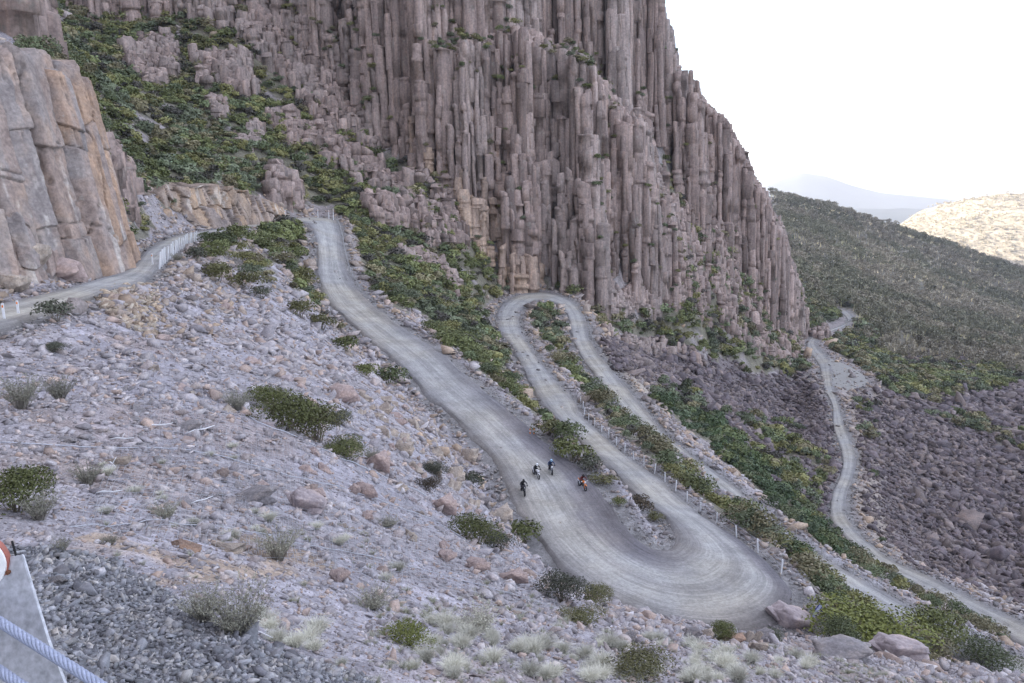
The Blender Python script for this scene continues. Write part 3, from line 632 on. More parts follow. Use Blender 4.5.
def sample_cells(density, n, rng=RNG):
    """points on the ground, picked with probability area x density"""
    Xc, Yc = XX[:-1, :-1], DD[:-1, :-1]
    ar = (XX[:-1, 1:]-Xc)*(DD[1:, :-1]-Yc); w = (ar*density[:-1, :-1]).ravel(); tot = w.sum()
    if tot <= 0: return np.zeros((0, 3)), None, 0
    k = rng.choice(len(w), n, p=w/tot); j, i = np.unravel_index(k, Xc.shape); u, v = rng.random(n), rng.random(n)
    a = ua[i]+(ua[i+1]-ua[i])*u; y = np.exp(lv[j]+.0085*v); x = a*y
    return np.stack([x, y, zat(x, y)], -1), (j, i), tot
seen = VIS & (pxg > -60) & (pxg < 1090) & (pyg < 760) & (pyg > -60)
seenw = (pxg > -140) & (pxg < 1180)

# ---- scrub on the slopes
scrubP, ji, tot = sample_cells(cov*seenw*(.25+.75*VIS)/np.maximum(DD, 60)**.25, 16000)
ds = scrubP[:, 1]; size = 1.35*(1.2+1.7*RNG.random(len(ds))**2)*np.interp(ds, [45, 100, 250, 500], [.85, 1.1, 1.5, 2.6])
gi = fbm(scrubP[:, 0]*.08, scrubP[:, 1]*.08, 160, 3); gidx = np.clip((gi-.3)/.4*5+RNG.normal(0, .8, len(gi)), 0, 4.99).astype(int)
gc = 1.45*np.array(GREENS)[gidx]*np.clip(1+RNG.normal(0, .26, len(gi)), .4, 1.7)[:, None]
dry = RNG.random(len(gi)) < .10; gc[dry] = np.array((.15, .14, .12))*(1+RNG.normal(0, .1, dry.sum()))[:, None]
grn = inpoly(*proj(*scrubP.T), [(655,400),(720,420),(850,560),(850,590),(790,560),(700,470)]) & (ds > 60); gc[grn] = gc[grn]*.4+np.array((.105, .185, .085))*.6
scl = np.stack([size, size*RNG.uniform(.85, 1.2, len(size)), size*RNG.uniform(.6, 1.0, len(size))], -1)
jj, ii = ji; visP = VIS[jj, ii] & (pxg[jj, ii] > 5) & (pxg[jj, ii] < 1018) & (pyg[jj, ii] < 675)
rank = np.where(visP, size/ds, 0); order = np.argsort(-rank); NI = 250
indiv, rest = order[:NI], order[NI:]
pos = scrubP.copy(); pos[:, 2] -= .08
o = link('scrub', merge('scrub', FAR_SH, RNG.integers(0, len(FAR_SH), len(rest)), pos[rest], scl[rest], RNG.random(len(rest))*6.28, gc[rest], M_LEAF, .12))
tag(o, 'dense olive green scrub covering the mountain slopes and gullies', 'scrub', kind='stuff')
# ---- shrubs on the ledges of the cliff
led = (fbm(cxs*.07, chs*.04, 170, 4) > .49) & (RNG.random(n) < .8)
_, cr = proj(cxs, cys, chs); cpx = proj(cxs, cys, chs)[0]
for poly in [[(345,0),(365,0),(425,210),(420,255),(390,200),(360,110)], [(430,-10),(540,-10),(535,20),(500,85),(440,75),(425,30)], [(485,55),(600,40),(585,85),(520,90)], [(600,140),(640,150),(660,250),(640,320),(600,300),(590,200)], [(660,200),(690,240),(760,330),(720,340),(680,310),(640,250)], [(70,-40),(240,-40),(230,40),(80,30)]]:
    pin = inpoly(cpx, cr, poly) & (RNG.random(n) < .62); led |= pin; inp = pin if poly[0] == (345, 0) else inp | pin
nb = np.zeros(n)
for i0 in range(0, n, 500):
    d2 = (cxs[i0:i0+500, None]-cxs)**2+(cys[i0:i0+500, None]-cys)**2; w_ = (d2 < 25); nb[i0:i0+500] = (w_*chs[None]).sum(1)/w_.sum(1)
led &= (cpx > -10) & (inp | (chs < nb-1.0) | ((chs < nb+.6) & (cpx < 700) & (RNG.random(n) < .6)))
lp = np.stack([cxs, cys-1.2, chs+.1], -1)[led]; ls = RNG.uniform(2.2, 4.2, led.sum())
o = link('ledge_scrub', merge('ledge_scrub', FAR_SH, RNG.integers(0, len(FAR_SH), len(lp)), lp, np.stack([ls, ls, ls*.75], -1), RNG.random(len(lp))*6.28,
    np.array(GREENS)[RNG.integers(0, 5, len(lp))]*(1+RNG.normal(0, .15, len(lp)))[:, None]*1.3, M_LEAF, .15))
tag(o, 'dark green bushes clinging to the ledges of the columnar cliff', 'scrub', kind='stuff')
# ---- forest on the mountainside behind
fp, ji, tot = sample_cells((forest*1.)*(.15+.85*VIS)/np.maximum(DD, 300)**.9, 9500)
fs = RNG.uniform(7, 13, len(fp))*np.interp(fp[:, 1], [430, 700, 1600], [.62, 1, 1.25]); fg = fbm(fp[:, 0]*.012, fp[:, 1]*.012, 180, 4)
fc = np.array((.28, .275, .185))[None]*(1-smooth(.4, .6, fg))[:, None]+np.array((.42, .375, .285))[None]*smooth(.4, .6, fg)[:, None]
fc = fc*(1+RNG.normal(0, .16, len(fp)))[:, None]*(.7+.7*fbm(fp[:, 0]*.004, fp[:, 1]*.004, 240, 3))[:, None]
TREE = []
for i in range(5):
    V_, F_, C_ = leaf_cloud(500+i, 70, .10, 5, 1.1, .5, W_, .3); V_ = V_.copy(); V_[:, 2] += .28
    sV, sF, sC = stems(520+i, 3, .95, .3, .022, (2.2, 2.1, 1.9), 2)
    TREE.append((np.r_[V_, sV], [np.r_[F_[0], sF[0]+len(V_)]], np.r_[C_, sC]))
hq = HILLP[5:95, 5:-5].reshape(-1, 3); hq = hq[RNG.integers(0, len(hq), 7000)]+RNG.normal(0, 1, (7000, 3))*np.array([8, 12, 0]); hs = RNG.uniform(8, 14, 7000)
LOWT = [leaf_cloud(560+i, 26, .17, 4, 1.0, .5, W_, .25) for i in range(4)]
o = link('hill_forest', merge('hill_forest', LOWT, RNG.integers(0, 4, 7000), hq, np.stack([hs]*3, -1), RNG.random(7000)*6.28, np.array([(.52,.46,.34),(.40,.36,.25),(.60,.54,.42)])[RNG.integers(0, 3, 7000)], M_LEAF, .05)); tag(o, 'pale sunlit eucalypt woodland on the far right hill', 'forest', kind='stuff')
o = link('forest', merge('forest', TREE, RNG.integers(0, 5, len(fp)), fp, np.stack([fs*.9, fs*.9, fs], -1), RNG.random(len(fp))*6.28, fc, M_LEAF, .05))
tag(o, 'hazy grey green eucalypt forest covering the far mountainside', 'forest', kind='stuff')

# ---------------------------------------------------------------- loose stone
def stone_field(name, density, n, size_fn, colfn, label, cat, sink=.15, tilt=.35, m=M_ROCK, var=.45):
    p, ji, tot = sample_cells(density, n); s = size_fn(p[:, 1])*np.exp(RNG.normal(0, var, n)); s = np.clip(s, 0, size_fn(p[:, 1])*5)*(.45+1.15*fbm(p[:, 0]*2.5/np.maximum(size_fn(p[:, 1])*25, 1), p[:, 1]*2.5/np.maximum(size_fn(p[:, 1])*25, 1), 230, 3))
    p[:, 2] += s*(.25-sink); sc_ = np.stack([s*RNG.uniform(.9, 1.5, n), s*RNG.uniform(.7, 1.1, n), s*RNG.uniform(.6, 1., n)], -1)
    o = link(name, merge(name, ROCKS, RNG.integers(0, len(ROCKS), n), p, sc_, RNG.random(n)*6.28, colfn(p), m, tilt)); tag(o, label, cat, kind='stuff'); return p, s, ji
def col_mix(cols, var):
    cols = np.array(cols)
    def f(p): return cols[RNG.integers(0, len(cols), len(p))]*(1+RNG.normal(0, var, len(p)))[:, None]
    return f
offroad = DIST > .8
scree_mask = (DD > 5.5) & (DD < 140) & ~tal & (cov < .3) & offroad & ~grav & seenw & (XX < DD*.75)
stone_field('scree', scree_mask*(.3+.7*VIS)/np.maximum(DD, 8)**1.85, 62000, lambda D: np.interp(D, [5, 12, 30, 60, 140], [.022, .05, .125, .24, .5]), col_mix([(.365,.34,.355),(.34,.318,.335),(.40,.35,.34),(.32,.30,.32),(.43,.405,.42),(.35,.328,.345),(.40,.32,.285)], .13),
    'pale lilac grey scree of broken stone under rockfall netting', 'scree', m=M_ROCKFINE, var=.72)
talm = tal & offroad & (cov < .35)
stone_field('talus', talm*(.2+.8*VIS)*seenw/DD**1.0, 24000, lambda D: np.interp(D, [100, 180, 450], [.85, 1.25, 2.3]), col_mix([(.170,.143,.152),(.15,.127,.140),(.195,.165,.165),(.21,.175,.168),(.135,.117,.130)], .17),
    'field of dark purplish boulders filling the valley below the cliff', 'boulder field', .1, .4)
stone_field('gravel', grav*VIS*seenw/np.maximum(DD, 3)**1.2, 24000, lambda D: np.interp(D, [3, 6, 11], [.03, .043, .07]), col_mix([(.27,.275,.30),(.22,.225,.245),(.31,.31,.335),(.37,.36,.36),(.18,.18,.20)], .18),
    'blue grey crushed gravel spread at the edge of the lookout', 'gravel', .1, .5, m=M_ROCKFINE)
bank = (DIST > .6) & (DIST < 7) & (DD > 42) & (DD < 480) & ~tal
bank2 = (DD > 90) & (DD < 300) & ~tal & offroad
stone_field('roadside_rubble', ((bank*1.+bank2*.35)*(.3+.7*VIS)*seenw*(1-.8*cov))/DD**1.3, 9000, lambda D: np.interp(D, [42, 100, 300], [.4, .7, 1.6]), col_mix([(.33,.29,.28),(.38,.32,.28),(.27,.245,.245),(.42,.33,.26)], .14),
    'loose grey and tan rubble on the road banks', 'rubble')

rub = inpoly(pxg, pyg, [(92,296),(118,284),(150,284),(165,300),(150,335),(128,330),(100,308)]) & (DD > 35)
stone_field('fill_rubble', rub*1./DD, 900, lambda D: D*0+.42, col_mix([(.44,.36,.28),(.46,.40,.33),(.38,.30,.24)], .12), 'tan broken stone fill holding up the upper road', 'rubble', var=.3)
onroad = (DIST < .8) & (inpoly(jx, jy, [(560,460),(600,470),(700,545),(690,560),(640,560),(590,520)]) | inpoly(jx, jy, [(750,560),(800,580),(800,640),(740,640)]))
stone_field('road_gravel', onroad*1., 2200, lambda D: D*0+.07, col_mix([(.36,.34,.35),(.28,.27,.28),(.42,.38,.34)], .15), 'loose stones scattered on the dark gravel of the hairpin', 'gravel', -.3)
berm = (DIST > .25) & (DIST < 1.7) & (DD > 30) & (DD < 430)
stone_field('road_edge_gravel', berm*(.3+.7*VIS)*seenw*smooth(.3, .6, fbm(XX*.3, DD*.3, 250, 3))/DD**1.1, 12000, lambda D: np.interp(D, [30, 100, 300], [.14, .24, .5]), col_mix([(.30,.285,.285),(.36,.33,.31),(.24,.23,.235)], .15), 'windrows of loose gravel along the road edges', 'gravel', .05)
# ---------------------------------------------------------------- rock walls beside the road
def rock_wall(name, base, tops, lean, cell, relief, cols, nu=260, nv=130, seed=0, back=14, m=M_ROCK):
    """base: (px,py,D) along the foot; tops: (px,py) skyline; a blocky jointed face"""
    B = np.array([PD(*b) for b in base]); L = np.r_[0, np.cumsum(np.linalg.norm(np.diff(B[:, :2], axis=0), axis=1))]
    u = np.linspace(0, L[-1], nu); P = np.stack([np.interp(u, L, B[:, k]) for k in range(3)], -1)
    ta, ts_ = ray(np.array(tops)[:, 0], np.array(tops)[:, 1]); dt = np.gradient(P, axis=0); nrm = np.stack([-dt[:, 1], dt[:, 0], 0*u], -1); nrm /= np.linalg.norm(nrm, axis=1)[:, None]   # into the rock
    for _ in range(250): nrm = np.r_[nrm[:1], (nrm[:-2]+nrm[1:-1]+nrm[2:])/3, nrm[-1:]]
    hh = np.interp(P[:, 0]/P[:, 1], ta, ts_)*(P[:, 1]+lean*10)-P[:, 2]; hh = np.maximum(hh, .4)
    v = np.linspace(0, 1, nv); z = v[:, None]*hh[None]; U = np.broadcast_to(u, z.shape)
    # jointed blocks
    cu, cz = cell; wu = U+(fbm(U*.2, z*.15, seed+3, 3)-.5)*cu*1.4+z*.18; wz = z+(fbm(U*.25, z*.2, seed+5, 3)-.5)*cz*1.2
    gx_, gz_ = wu/cu, wz/cz; ix, iz = np.floor(gx_), np.floor(gz_); F1 = np.full(z.shape, 9.); F2 = F1.copy(); idc = np.zeros(z.shape); tu = np.zeros(z.shape)
    for dx in (-1, 0, 1):
        for dz in (-1, 0, 1):
            jx2, jz2 = ix+dx, iz+dz; fx, fz = jx2+.15+.7*_h(jx2, jz2, seed+1), jz2+.15+.7*_h(jx2, jz2, seed+2)
            d = np.maximum(np.abs(gx_-fx), np.abs(gz_-fz)*.9)+.25*np.hypot(gx_-fx, gz_-fz); h_ = _h(jx2, jz2, seed+7)
            c1 = d < F1; F2 = np.where(c1, F1, np.minimum(F2, d)); idc = np.where(c1, h_, idc); tu = np.where(c1, (gx_-fx)*(h_*2-1)+(gz_-fz)*(_h(jx2, jz2, seed+8)*2-1)*.7, tu); F1 = np.minimum(F1, d)
    crack = smooth(.10, .01, F2-F1)
    dep = (idc-.5)*relief*1.9+tu*relief*.7+crack*relief*.8+(fbm(U*.9, z*.9, seed+9, 5)-.5)*relief*.35+(fbm(U*.15, z*.1, seed+11, 2)-.5)*relief*2.2
    for _ in range(3): dep[1:-1, 1:-1] = (dep[1:-1, 1:-1]*2+dep[:-2, 1:-1]+dep[2:, 1:-1]+dep[1:-1, :-2]+dep[1:-1, 2:])/6
    dep = dep+z*lean
    X = P[None]+nrm[None]*dep[..., None]; X[..., 2] = P[None, :, 2]+z+(fbm(U*.5, U*0, seed+13, 4)-.5)[...]*1.2*v[:, None]-.3*(1-v[:, None])
    ft = X[:1].copy(); ft[..., 2] -= 3.5; ft[..., :2] -= nrm[None, :, :2]*.8; top = X[-1]; rows_ = [ft, X]
    for k, bk in enumerate((.15, .5, 1.)): t3 = top+nrm*back*bk; t3[:, 2] += .4*k-(1.2 if k == 2 else 0)+(fbm(u*.3, u*0+k, seed, 3)-.5)*1.5; rows_.append(t3[None])
    t3 = rows_[-1].copy(); t3[..., 2] -= 12; rows_.append(t3)
    X = np.concatenate(rows_); nvv = X.shape[0]
    ca_, cb_, co_ = [np.array(c) for c in cols]; mm = smooth(.42, .6, fbm(U*.12, z*.1+idc*2, seed+20, 4))[..., None]; om = (smooth(.50, .62, fbm(U*.15+idc*3, z*.06, seed+30, 4))*(.25+.75*smooth(.45, .62, u/u[-1]) if back > 10 else 1))[..., None]
    cv2 = ca_*(1-mm)+cb_*mm; cv2 = cv2*(1-om)+co_*om; cv2 = cv2*(.88+.24*idc[..., None])*(1-.45*crack[..., None])
    wh = smooth(.66, .72, fbm(U*.8, z*.25, seed+40, 4))[..., None]*.6; cv2 = cv2*(1-wh)+np.array((.55, .5, .46))*wh
    cv2 = np.concatenate([cv2[:1], cv2, np.broadcast_to(ca_*.9, (4,)+cv2.shape[1:])])
    me = mesh_np(name, X.reshape(-1, 3), grid_faces(nvv, nu), cv2.reshape(-1, 3), m); return tag(link(name, me), kind='structure'), X
M_CRAG = m_rock('crag_mat', .9, .6)
SKY = [(-400,0),(-60,40),(0,50),(15,53),(20,60),(30,66),(38,76),(44,64),(60,60),(74,65),(84,84),(94,118),(104,150),(112,186),(122,215),(132,245),(300,260)]
def slab_columns(name, spots, lean, cols, m, seed=0, NA=72, NRW=200):
    rg = np.random.default_rng(seed); VV, FF, CC = [], [], []; off = 0; sk = np.array(SKY, float)
    for px, py, D, rad_, drop in spots:
        b0 = PD(px, py, D); h = 8.
        for _ in range(25):
            tx, ty = proj(b0[0]-lean*h, b0[1]+.17*h, b0[2]+h); want = np.interp(tx, sk[:, 0], sk[:, 1])+drop; h = max(h+(ty-want)*D/FPX*.7, .8)
        k = rg.integers(5, 7); va = np.sort((np.arange(k)+rg.uniform(-.22, .22, k))*2*math.pi/k)+rg.random()*.6; vr = rad_*rg.uniform(.85, 1.12, k); P_ = np.stack([np.cos(va)*vr*1.05, np.sin(va)*vr], -1)
        th = np.arange(NA)*2*math.pi/NA; rr = np.full(NA, 99.)
        for i in range(k):
            p, q = P_[i], P_[(i+1) % k]; e = q-p; nx, ny = e[1], -e[0]; ln = math.hypot(nx, ny); nx, ny = nx/ln, ny/ln; dd_ = p[0]*nx+p[1]*ny; den = np.cos(th)*nx+np.sin(th)*ny; rr = np.minimum(rr, np.where(den > .05, dd_/np.maximum(den, .05), 99))
        v = np.linspace(0, 1, NRW); z = v*h-2.5*(1-v); nj = max(1, int(h/rg.uniform(4.5, 8))); js = np.sort(rg.random(nj))*h; sg_ = np.searchsorted(js, z); so = rg.normal(0, .10, (nj+1, 2)); sr = 1+rg.normal(0, .035, nj+1); ja = rg.normal(0, .35, (nj+1,))
        X = np.zeros((NRW, NA, 3)); A_, Z_ = np.meshgrid(th, z); Zt = Z_+np.sin(A_+ja[0]*9)*.5; seg = np.searchsorted(js, Zt.ravel()).reshape(Zt.shape); jd = np.abs(Zt[..., None]-js).min(-1)
        arc = A_*rad_+px; n_ = (fbm(arc*.5, Zt*.4, seed+int(px)+400, 5)-.5)*.32+(fbm(arc*2.2, Zt*1.6, seed+int(px)+500, 4)-.5)*.16
        vc = np.abs(fbm(arc*.45+seg*3.1, Zt*.12, seed+int(px)+600, 3)-.5)*2; crackv = smooth(.035, .0, vc)*.35
        Rr = rr[None]*sr[seg]*(1+.0*A_)+n_-smooth(.09, .03, jd)*.20-crackv; Rr = Rr*np.where(v > .985, .93, 1)[:, None]
        X[..., 0] = b0[0]+np.cos(A_)*Rr+so[seg, 0]-lean*Z_; X[..., 1] = b0[1]+np.sin(A_)*Rr+so[seg, 1]+.17*Z_; X[..., 2] = b0[2]+Z_+np.where(v[:, None] > .9, (fbm(np.cos(A_)*2+px, np.sin(A_)*2, seed+5, 3)-.5)*1.6*np.clip((v[:, None]-.9)*10, 0, 1), 0)
        top = X[-1].mean(0)+np.array([0, 0, .3]); VV.append(np.r_[X.reshape(-1, 3), top[None]])
        i_ = (np.arange(NRW-1)[:, None]*NA+np.arange(NA)[None]).ravel(); jn = (np.arange(NRW-1)[:, None]*NA+(np.arange(NA)[None]+1) % NA).ravel(); q4 = np.c_[i_, jn, jn+NA, i_+NA]+off
        t3 = np.c_[(NRW-1)*NA+np.arange(NA), (NRW-1)*NA+(np.arange(NA)+1) % NA, np.full(NA, NRW*NA)]+off; FF.append((q4, t3)); off += NRW*NA+1
        ca_, cb_, co_ = [np.array(c) for c in cols]; w1 = smooth(.42, .58, fbm(arc*.25, Zt*.22+seg*1.7, seed+700, 4))[..., None]; w2 = (smooth(.44, .6, fbm(arc*.2+9, Zt*.1+seg*.6, seed+710, 4))*(.15+.85*smooth(70, 105, px)))[..., None]
        c = ca_*(1-w1)+cb_*w1; c = c*(1-w2)+co_*w2; c = c*(.9+.2*_h(seg.astype(float), seg*0.+px, 5)[..., None]); c = c*(1-.35*np.maximum(smooth(.12, .0, jd), crackv*2))[..., None]
        wh = (smooth(.64, .70, fbm(arc*1.3, Zt*.35, seed+720, 4))*.55*smooth(.75, .3, v)[:, None])[..., None]; c = c*(1-wh)+np.array((.56, .52, .48))*wh; CC.append(np.r_[c.reshape(-1, 3), ca_[None]])
    me = mesh_np(name, np.concatenate(VV), [np.concatenate([f[0] for f in FF]), np.concatenate([f[1] for f in FF])], np.concatenate(CC), m); return tag(link(name, me), kind='structure')
SPOTS = [(-330,300,42,2.6,0),(-270,290,44,2.6,0),(-215,282,46,2.6,0),(-160,275,48,2.6,0),(-115,268,50,2.6,0),(-72,262,52,2.5,4),(-34,258,54,2.4,2),(4,262,56,2.3,0),(38,270,58.5,2.2,6),(70,276,61,2.1,0),(98,277,64,1.9,3),(118,272,68,1.6,26),
   (-90,250,56,2.6,-6),(-45,246,58,2.6,-5),(-5,246,61,2.6,-4),(35,250,64,2.6,0),(72,255,68,2.4,-1),(104,262,71,2.1,0),(121,258,76,1.8,14),(20,240,68,2.6,2),(60,240,73,2.6,4),(95,245,78,2.4,4),(116,250,83,1.9,22),(129,258,78,1.1,60),
   (20,268,55,1.1,165),(84,282,61.5,.9,172),(52,280,58,1.0,178),(-8,272,52,1.4,160)]
slab_columns('crag_terrain', SPOTS, .27, [(.30,.24,.215),(.275,.245,.237),(.36,.255,.19)], M_CRAG, 3)
rock_wall('orange_bank_terrain', [(160,224,132),(172,226,134),(190,226,138),(208,224,142),(225,222,148),(245,218,156),(262,216,166),(276,216,178),(284,216,190)],
    [(160,205),(166,190),(176,184),(190,186),(210,187),(232,186),(246,190),(262,196),(276,204),(284,214)], .3, (2.0, 3.4), 1.2, [(.33,.265,.225),(.29,.245,.23),(.39,.29,.215)], 420, 140, 23, 8, M_CRAG)

# ---------------------------------------------------------------- things: finding a spot on the ground
def ground_at(px, py, dmin=3.):
    a, s_ = ray(px, py); Dv = np.exp(np.arange(math.log(dmin), math.log(900), .004)); z = zat(a*Dv, Dv); k = np.nonzero(s_*Dv <= z)[0]
    j = k[0] if len(k) else len(Dv)-1; return Vector((float(a*Dv[j]), float(Dv[j]), float(z[j])))
def colored(T, col, name, m=M_LEAF):
    V, F_, C_ = T; return mesh_np(name, V, F_, C_*np.array(col), m)
def empty(name, loc, rz=0.):
    o = bpy.data.objects.new(name, None); COL.objects.link(o); o.location = loc; o.rotation_euler = (0, 0, rz); return o
def put(name, me, p, s, label, cat, group=None, rz=None, sz=None, rx=0., ry=0.):
    o = link(name, me, None, p); o.scale = (s, s, sz or s); o.rotation_euler = (rx, ry, random.random()*6.28 if rz is None else rz); return tag(o, label, cat, group)

# ---- shrubs near the lookout, one by one
NEARM = {}
def near_mesh(kind, k):
    if (kind, k) in NEARM: return NEARM[(kind, k)]
    cols = {'green': (.225, .25, .09), 'dark': (.165, .20, .09), 'bright': (.27, .30, .075), 'olive': (.21, .205, .09), 'greygreen': (.17, .18, .13), 'brown': (.15, .115, .075)}
    if kind in cols:
        T = (NEAR_SH if k < 3 else MID_SH)[k % 3]; m_ = colored(T, cols[kind], 'foliage'); st = colored(stems(600+k, 22, .7, .7, .012, (.20, .17, .14), 3), W_, 'stems')
    else:
        c = {'dry': (1., 1., 1.), 'pale': (1.6, 1.6, 1.65), 'grass': (1., 1., 1.)}[kind]
        T = TUSS[k % 4] if kind == 'grass' else DRY_SH[k % 4]; m_ = colored(T, c, 'foliage'); st = None
    NEARM[(kind, k)] = (m_, st); return m_, st
HERO = [ # foot px, py, width px, kind, label
 (16,512,58,'green','large dark green bush at the left edge of the scree above the grey gravel'),
 (40,520,50,'dry','grey twiggy bush growing against the large green bush at the left edge'),
 (22,409,52,'dry','wide grey brown twiggy bush high on the left of the scree'),
 (60,402,40,'dry','smaller grey twiggy bush right beside the wide one high on the scree'),
 (88,486,38,'dry','upright grey green tuft alone in the middle of the left scree'),
 (56,322,32,'greygreen','grey green bush overhanging the upper road near the white posts'),
 (52,352,26,'greygreen','low bush just below the upper road beneath the overhanging bush'),
 (278,560,52,'dry','wispy grey bush standing right of the orange dirt bank'),
 (374,609,54,'dry','wispy grey bush in the middle of the lower slope'),
 (408,646,42,'bright','small yellow green heath bush near the bottom centre'),
 (240,636,84,'dry','sprawling dry bush along the edge of the grey gravel'),
 (205,622,60,'dry','dry bush at the top corner of the grey gravel patch'),
 (478,632,66,'pale','pale silvery dead bush on the lower slope'),
 (640,680,56,'olive','dark olive bush at the bottom edge below the big hairpin'),
 (584,625,36,'olive','flat olive bush spreading over the lilac scree below the road'),
 (592,603,34,'olive','long narrow olive bush right above the flat olive bush'),
 (562,603,46,'greygreen','grey blue bush at the edge of the scree above the hairpin'),
 (476,546,40,'green','green bush on the scree edge beside the broad road'),
 (500,552,34,'greygreen','grey green bush right next to the green one by the road'),
 (524,545,30,'green','green bush leaning over the left edge of the broad road'),
 (272,414,36,'green','green bush at the upper end of the bush row on the scree'),
 (290,432,50,'green','biggest green bush of the row across the scree'),
 (318,442,44,'olive','olive bush in the middle of the row across the scree'),
 (346,458,42,'green','dark green bush at the lower end of the row across the scree'),
 (238,412,34,'dry','grey dry bush just left of the green bush row'),
 (434,474,28,'greygreen','round grey green bush alone below the pink boulder'),
 (470,488,26,'greygreen','round bush beside the broad road between pink rocks'),
 (391,388,26,'dark','dark rounded bush standing at the left edge of the broad road'),
 (366,378,20,'green','small green bush above the pink boulder'),
 (338,426,24,'greygreen','grey green bush in front of the pink boulder'),
 (372,462,22,'dry','thin dry bush between the bush row and the road'),
 (388,528,28,'dry','grey dry bush among pink rocks on the lower scree'),
 (428,492,24,'brown','brownish bush on the rocky rib beside the road'),
 (196,262,22,'greygreen','small bush under the leaning white posts of the upper road'),
 (214,262,20,'green','round green bush next to the small one under the white posts'),
 (224,252,24,'dark','dark bush on the bank right of the white posts'),
 (236,244,24,'green','green bush beside the upper road bend'),
 (208,244,14,'dark','little dark bush growing at the edge of the upper road'),
 (178,262,14,'dry','thin dry bush at the foot of the leaning white posts'),
 (218,284,26,'olive','olive bush at the head of the lilac scree'),
 (246,290,24,'olive','olive bush a little right of the head of the scree'),
 (262,300,20,'greygreen','small grey bush beside the shrub covered triangle'),
 (322,330,20,'olive','olive bush on the bank left of the descending road'),
 (300,318,22,'olive','olive bush on the bank above the lilac scree'),
 (345,352,22,'green','green bush on the bank left of the descending road bend'),
 (62,553,26,'dry','dry tuft on the tan dirt above the gravel'),
 (165,522,34,'dry','dry tuft behind the orange dirt bank'),
 (110,545,26,'dry','low dry tuft left of the orange dirt bank'),
 (20,250,26,'dark','dark bush on the boulder pile under the tall crag'),
 (48,262,26,'dark','green bush in front of the pale streak on the tall crag'),
 (868,648,86,'bright','big bright green bush beyond the foreground rocks at lower right'),
 (922,648,58,'green','broad green bush right of the big bright one'),
 (838,650,40,'dark','dark green bush left of the big bright one behind the grey slab'),
 (772,640,18,'dark','small dark bush beside the flat slab at the hairpin rim'),
 (718,640,26,'green','small green bush behind the brown boulders at the hairpin rim'),
 (985,668,50,'dark','dark bush at the lower right corner beside the road'),
 (552,436,24,'olive','olive bush on the median just right of the orange marker stakes'),
 (566,444,28,'dark','dark green bush in the middle of the median between the first two road legs'),
 (572,462,30,'green','big green bush overhanging the dark gravel uphill of the orange motorcycle'),
 (590,472,26,'greygreen','grey green bush on the median right behind the orange motorcycle'),
 (604,484,20,'olive','low olive bush at the lower end of the median bushes'),
 (619,508,12,'green','tiny green bush alone on the gravel inside the hairpin'),
 (641,511,24,'brown','brownish bush at the tip of the island inside the hairpin'),
 (655,520,16,'olive','low olive bush beside the brownish one inside the hairpin'), 
]
for i, (px, py, w_, kind, label) in enumerate(HERO):
    if not label: continue
    p = ground_at(px, py); w_m = w_*p.y/FPX; far_ = p.y > 40
    k = i % 3 if (w_ >= 38 or not far_) else 4+i % 2; s_ = w_m/.80*(1.22 if kind in ('green', 'dark', 'olive', 'bright') else 1.0)
    root = empty('shrub', p-Vector((0, 0, .04*s_)), random.random()*6.28); tag(root, label, 'shrub'); fm, st = near_mesh(kind, k)
    sz = s_*(.55 if 'flat' in label or 'low' in label else .85)
    if kind in ('dry', 'pale', 'grass'): s_ *= .85
    f = link('foliage', fm, root); f.scale = (s_, s_, sz)
    if st: t_ = link('stem', st, root); t_.scale = (s_*.8, s_*.8, sz)
# ---- pale grass tussocks
tp = []; 
TZ = [([(430,618),(560,628),(720,662),(760,683),(420,683),(400,650)], 62, 'pale grass tussock on the lower slope beneath the big hairpin', 'pale tussocks on the lower slope', 26),
      ([(640,640),(800,655),(830,683),(700,683)], 22, 'pale grass tussock beside the brown boulders at the hairpin rim', 'pale tussocks below the rim boulders', 22),
      ([(190,595),(330,630),(345,670),(250,640)], 10, 'bleached grass tuft along the edge of the grey gravel', 'tufts along the gravel', 30),
      ([(120,500),(330,520),(420,570),(330,600),(150,560)], 14, 'dry straw coloured tuft on the dirt and scree left of centre', 'straw tufts around the dirt bank', 18),
      ([(20,470),(240,440),(240,510),(30,520)], 12, 'thin dry tuft among the stones of the left scree', 'thin tufts on the left scree', 16)]
for poly, cnt, label, grp, wpx in TZ:
    xs_ = [q[0] for q in poly]; ys_ = [q[1] for q in poly]; c = 0
    while c < cnt:
        px, py = random.uniform(min(xs_), max(xs_)), random.uniform(min(ys_), max(ys_))
        if not inpoly(np.array([px]), np.array([py]), poly)[0]: continue
        p = ground_at(px, py); s_ = wpx*p.y/FPX*random.uniform(.8, 1.7)
        put('grass_tussock', near_mesh('grass', c % 4)[0], p-Vector((0, 0, .02)), s_, label, 'grass', grp); c += 1
gm = inpoly(pxg, pyg, [(380,600),(560,606),(660,640),(820,650),(900,672),(1024,690),(900,760),(300,760),(360,650)]) & (DD < 40)
gm2 = inpoly(pxg, pyg, [(100,520),(330,520),(560,600),(380,640),(230,600),(60,560)]) & (DD < 40)
p_, ji_, tot_ = sample_cells((gm+gm2*.3)*VIS*fbm(XX*.6, DD*.6, 220, 3)**3/DD**1.3, 900)
sg = RNG.uniform(.12, .38, 900)*np.interp(p_[:, 1], [6, 15, 40], [.7, 1.1, 1.9]); TL = [stems(480+i, 70, .55, .75, .009, W_, 3, 0, curve=.45) for i in range(3)]
o = link('dry_grass', merge('dry_grass', TL, RNG.integers(0, 3, 900), p_, np.stack([sg]*3, -1), RNG.random(900)*6.28, np.array([(.50,.49,.42),(.45,.45,.36),(.38,.38,.28)])[RNG.integers(0, 3, 900)], M_LEAF, .1))
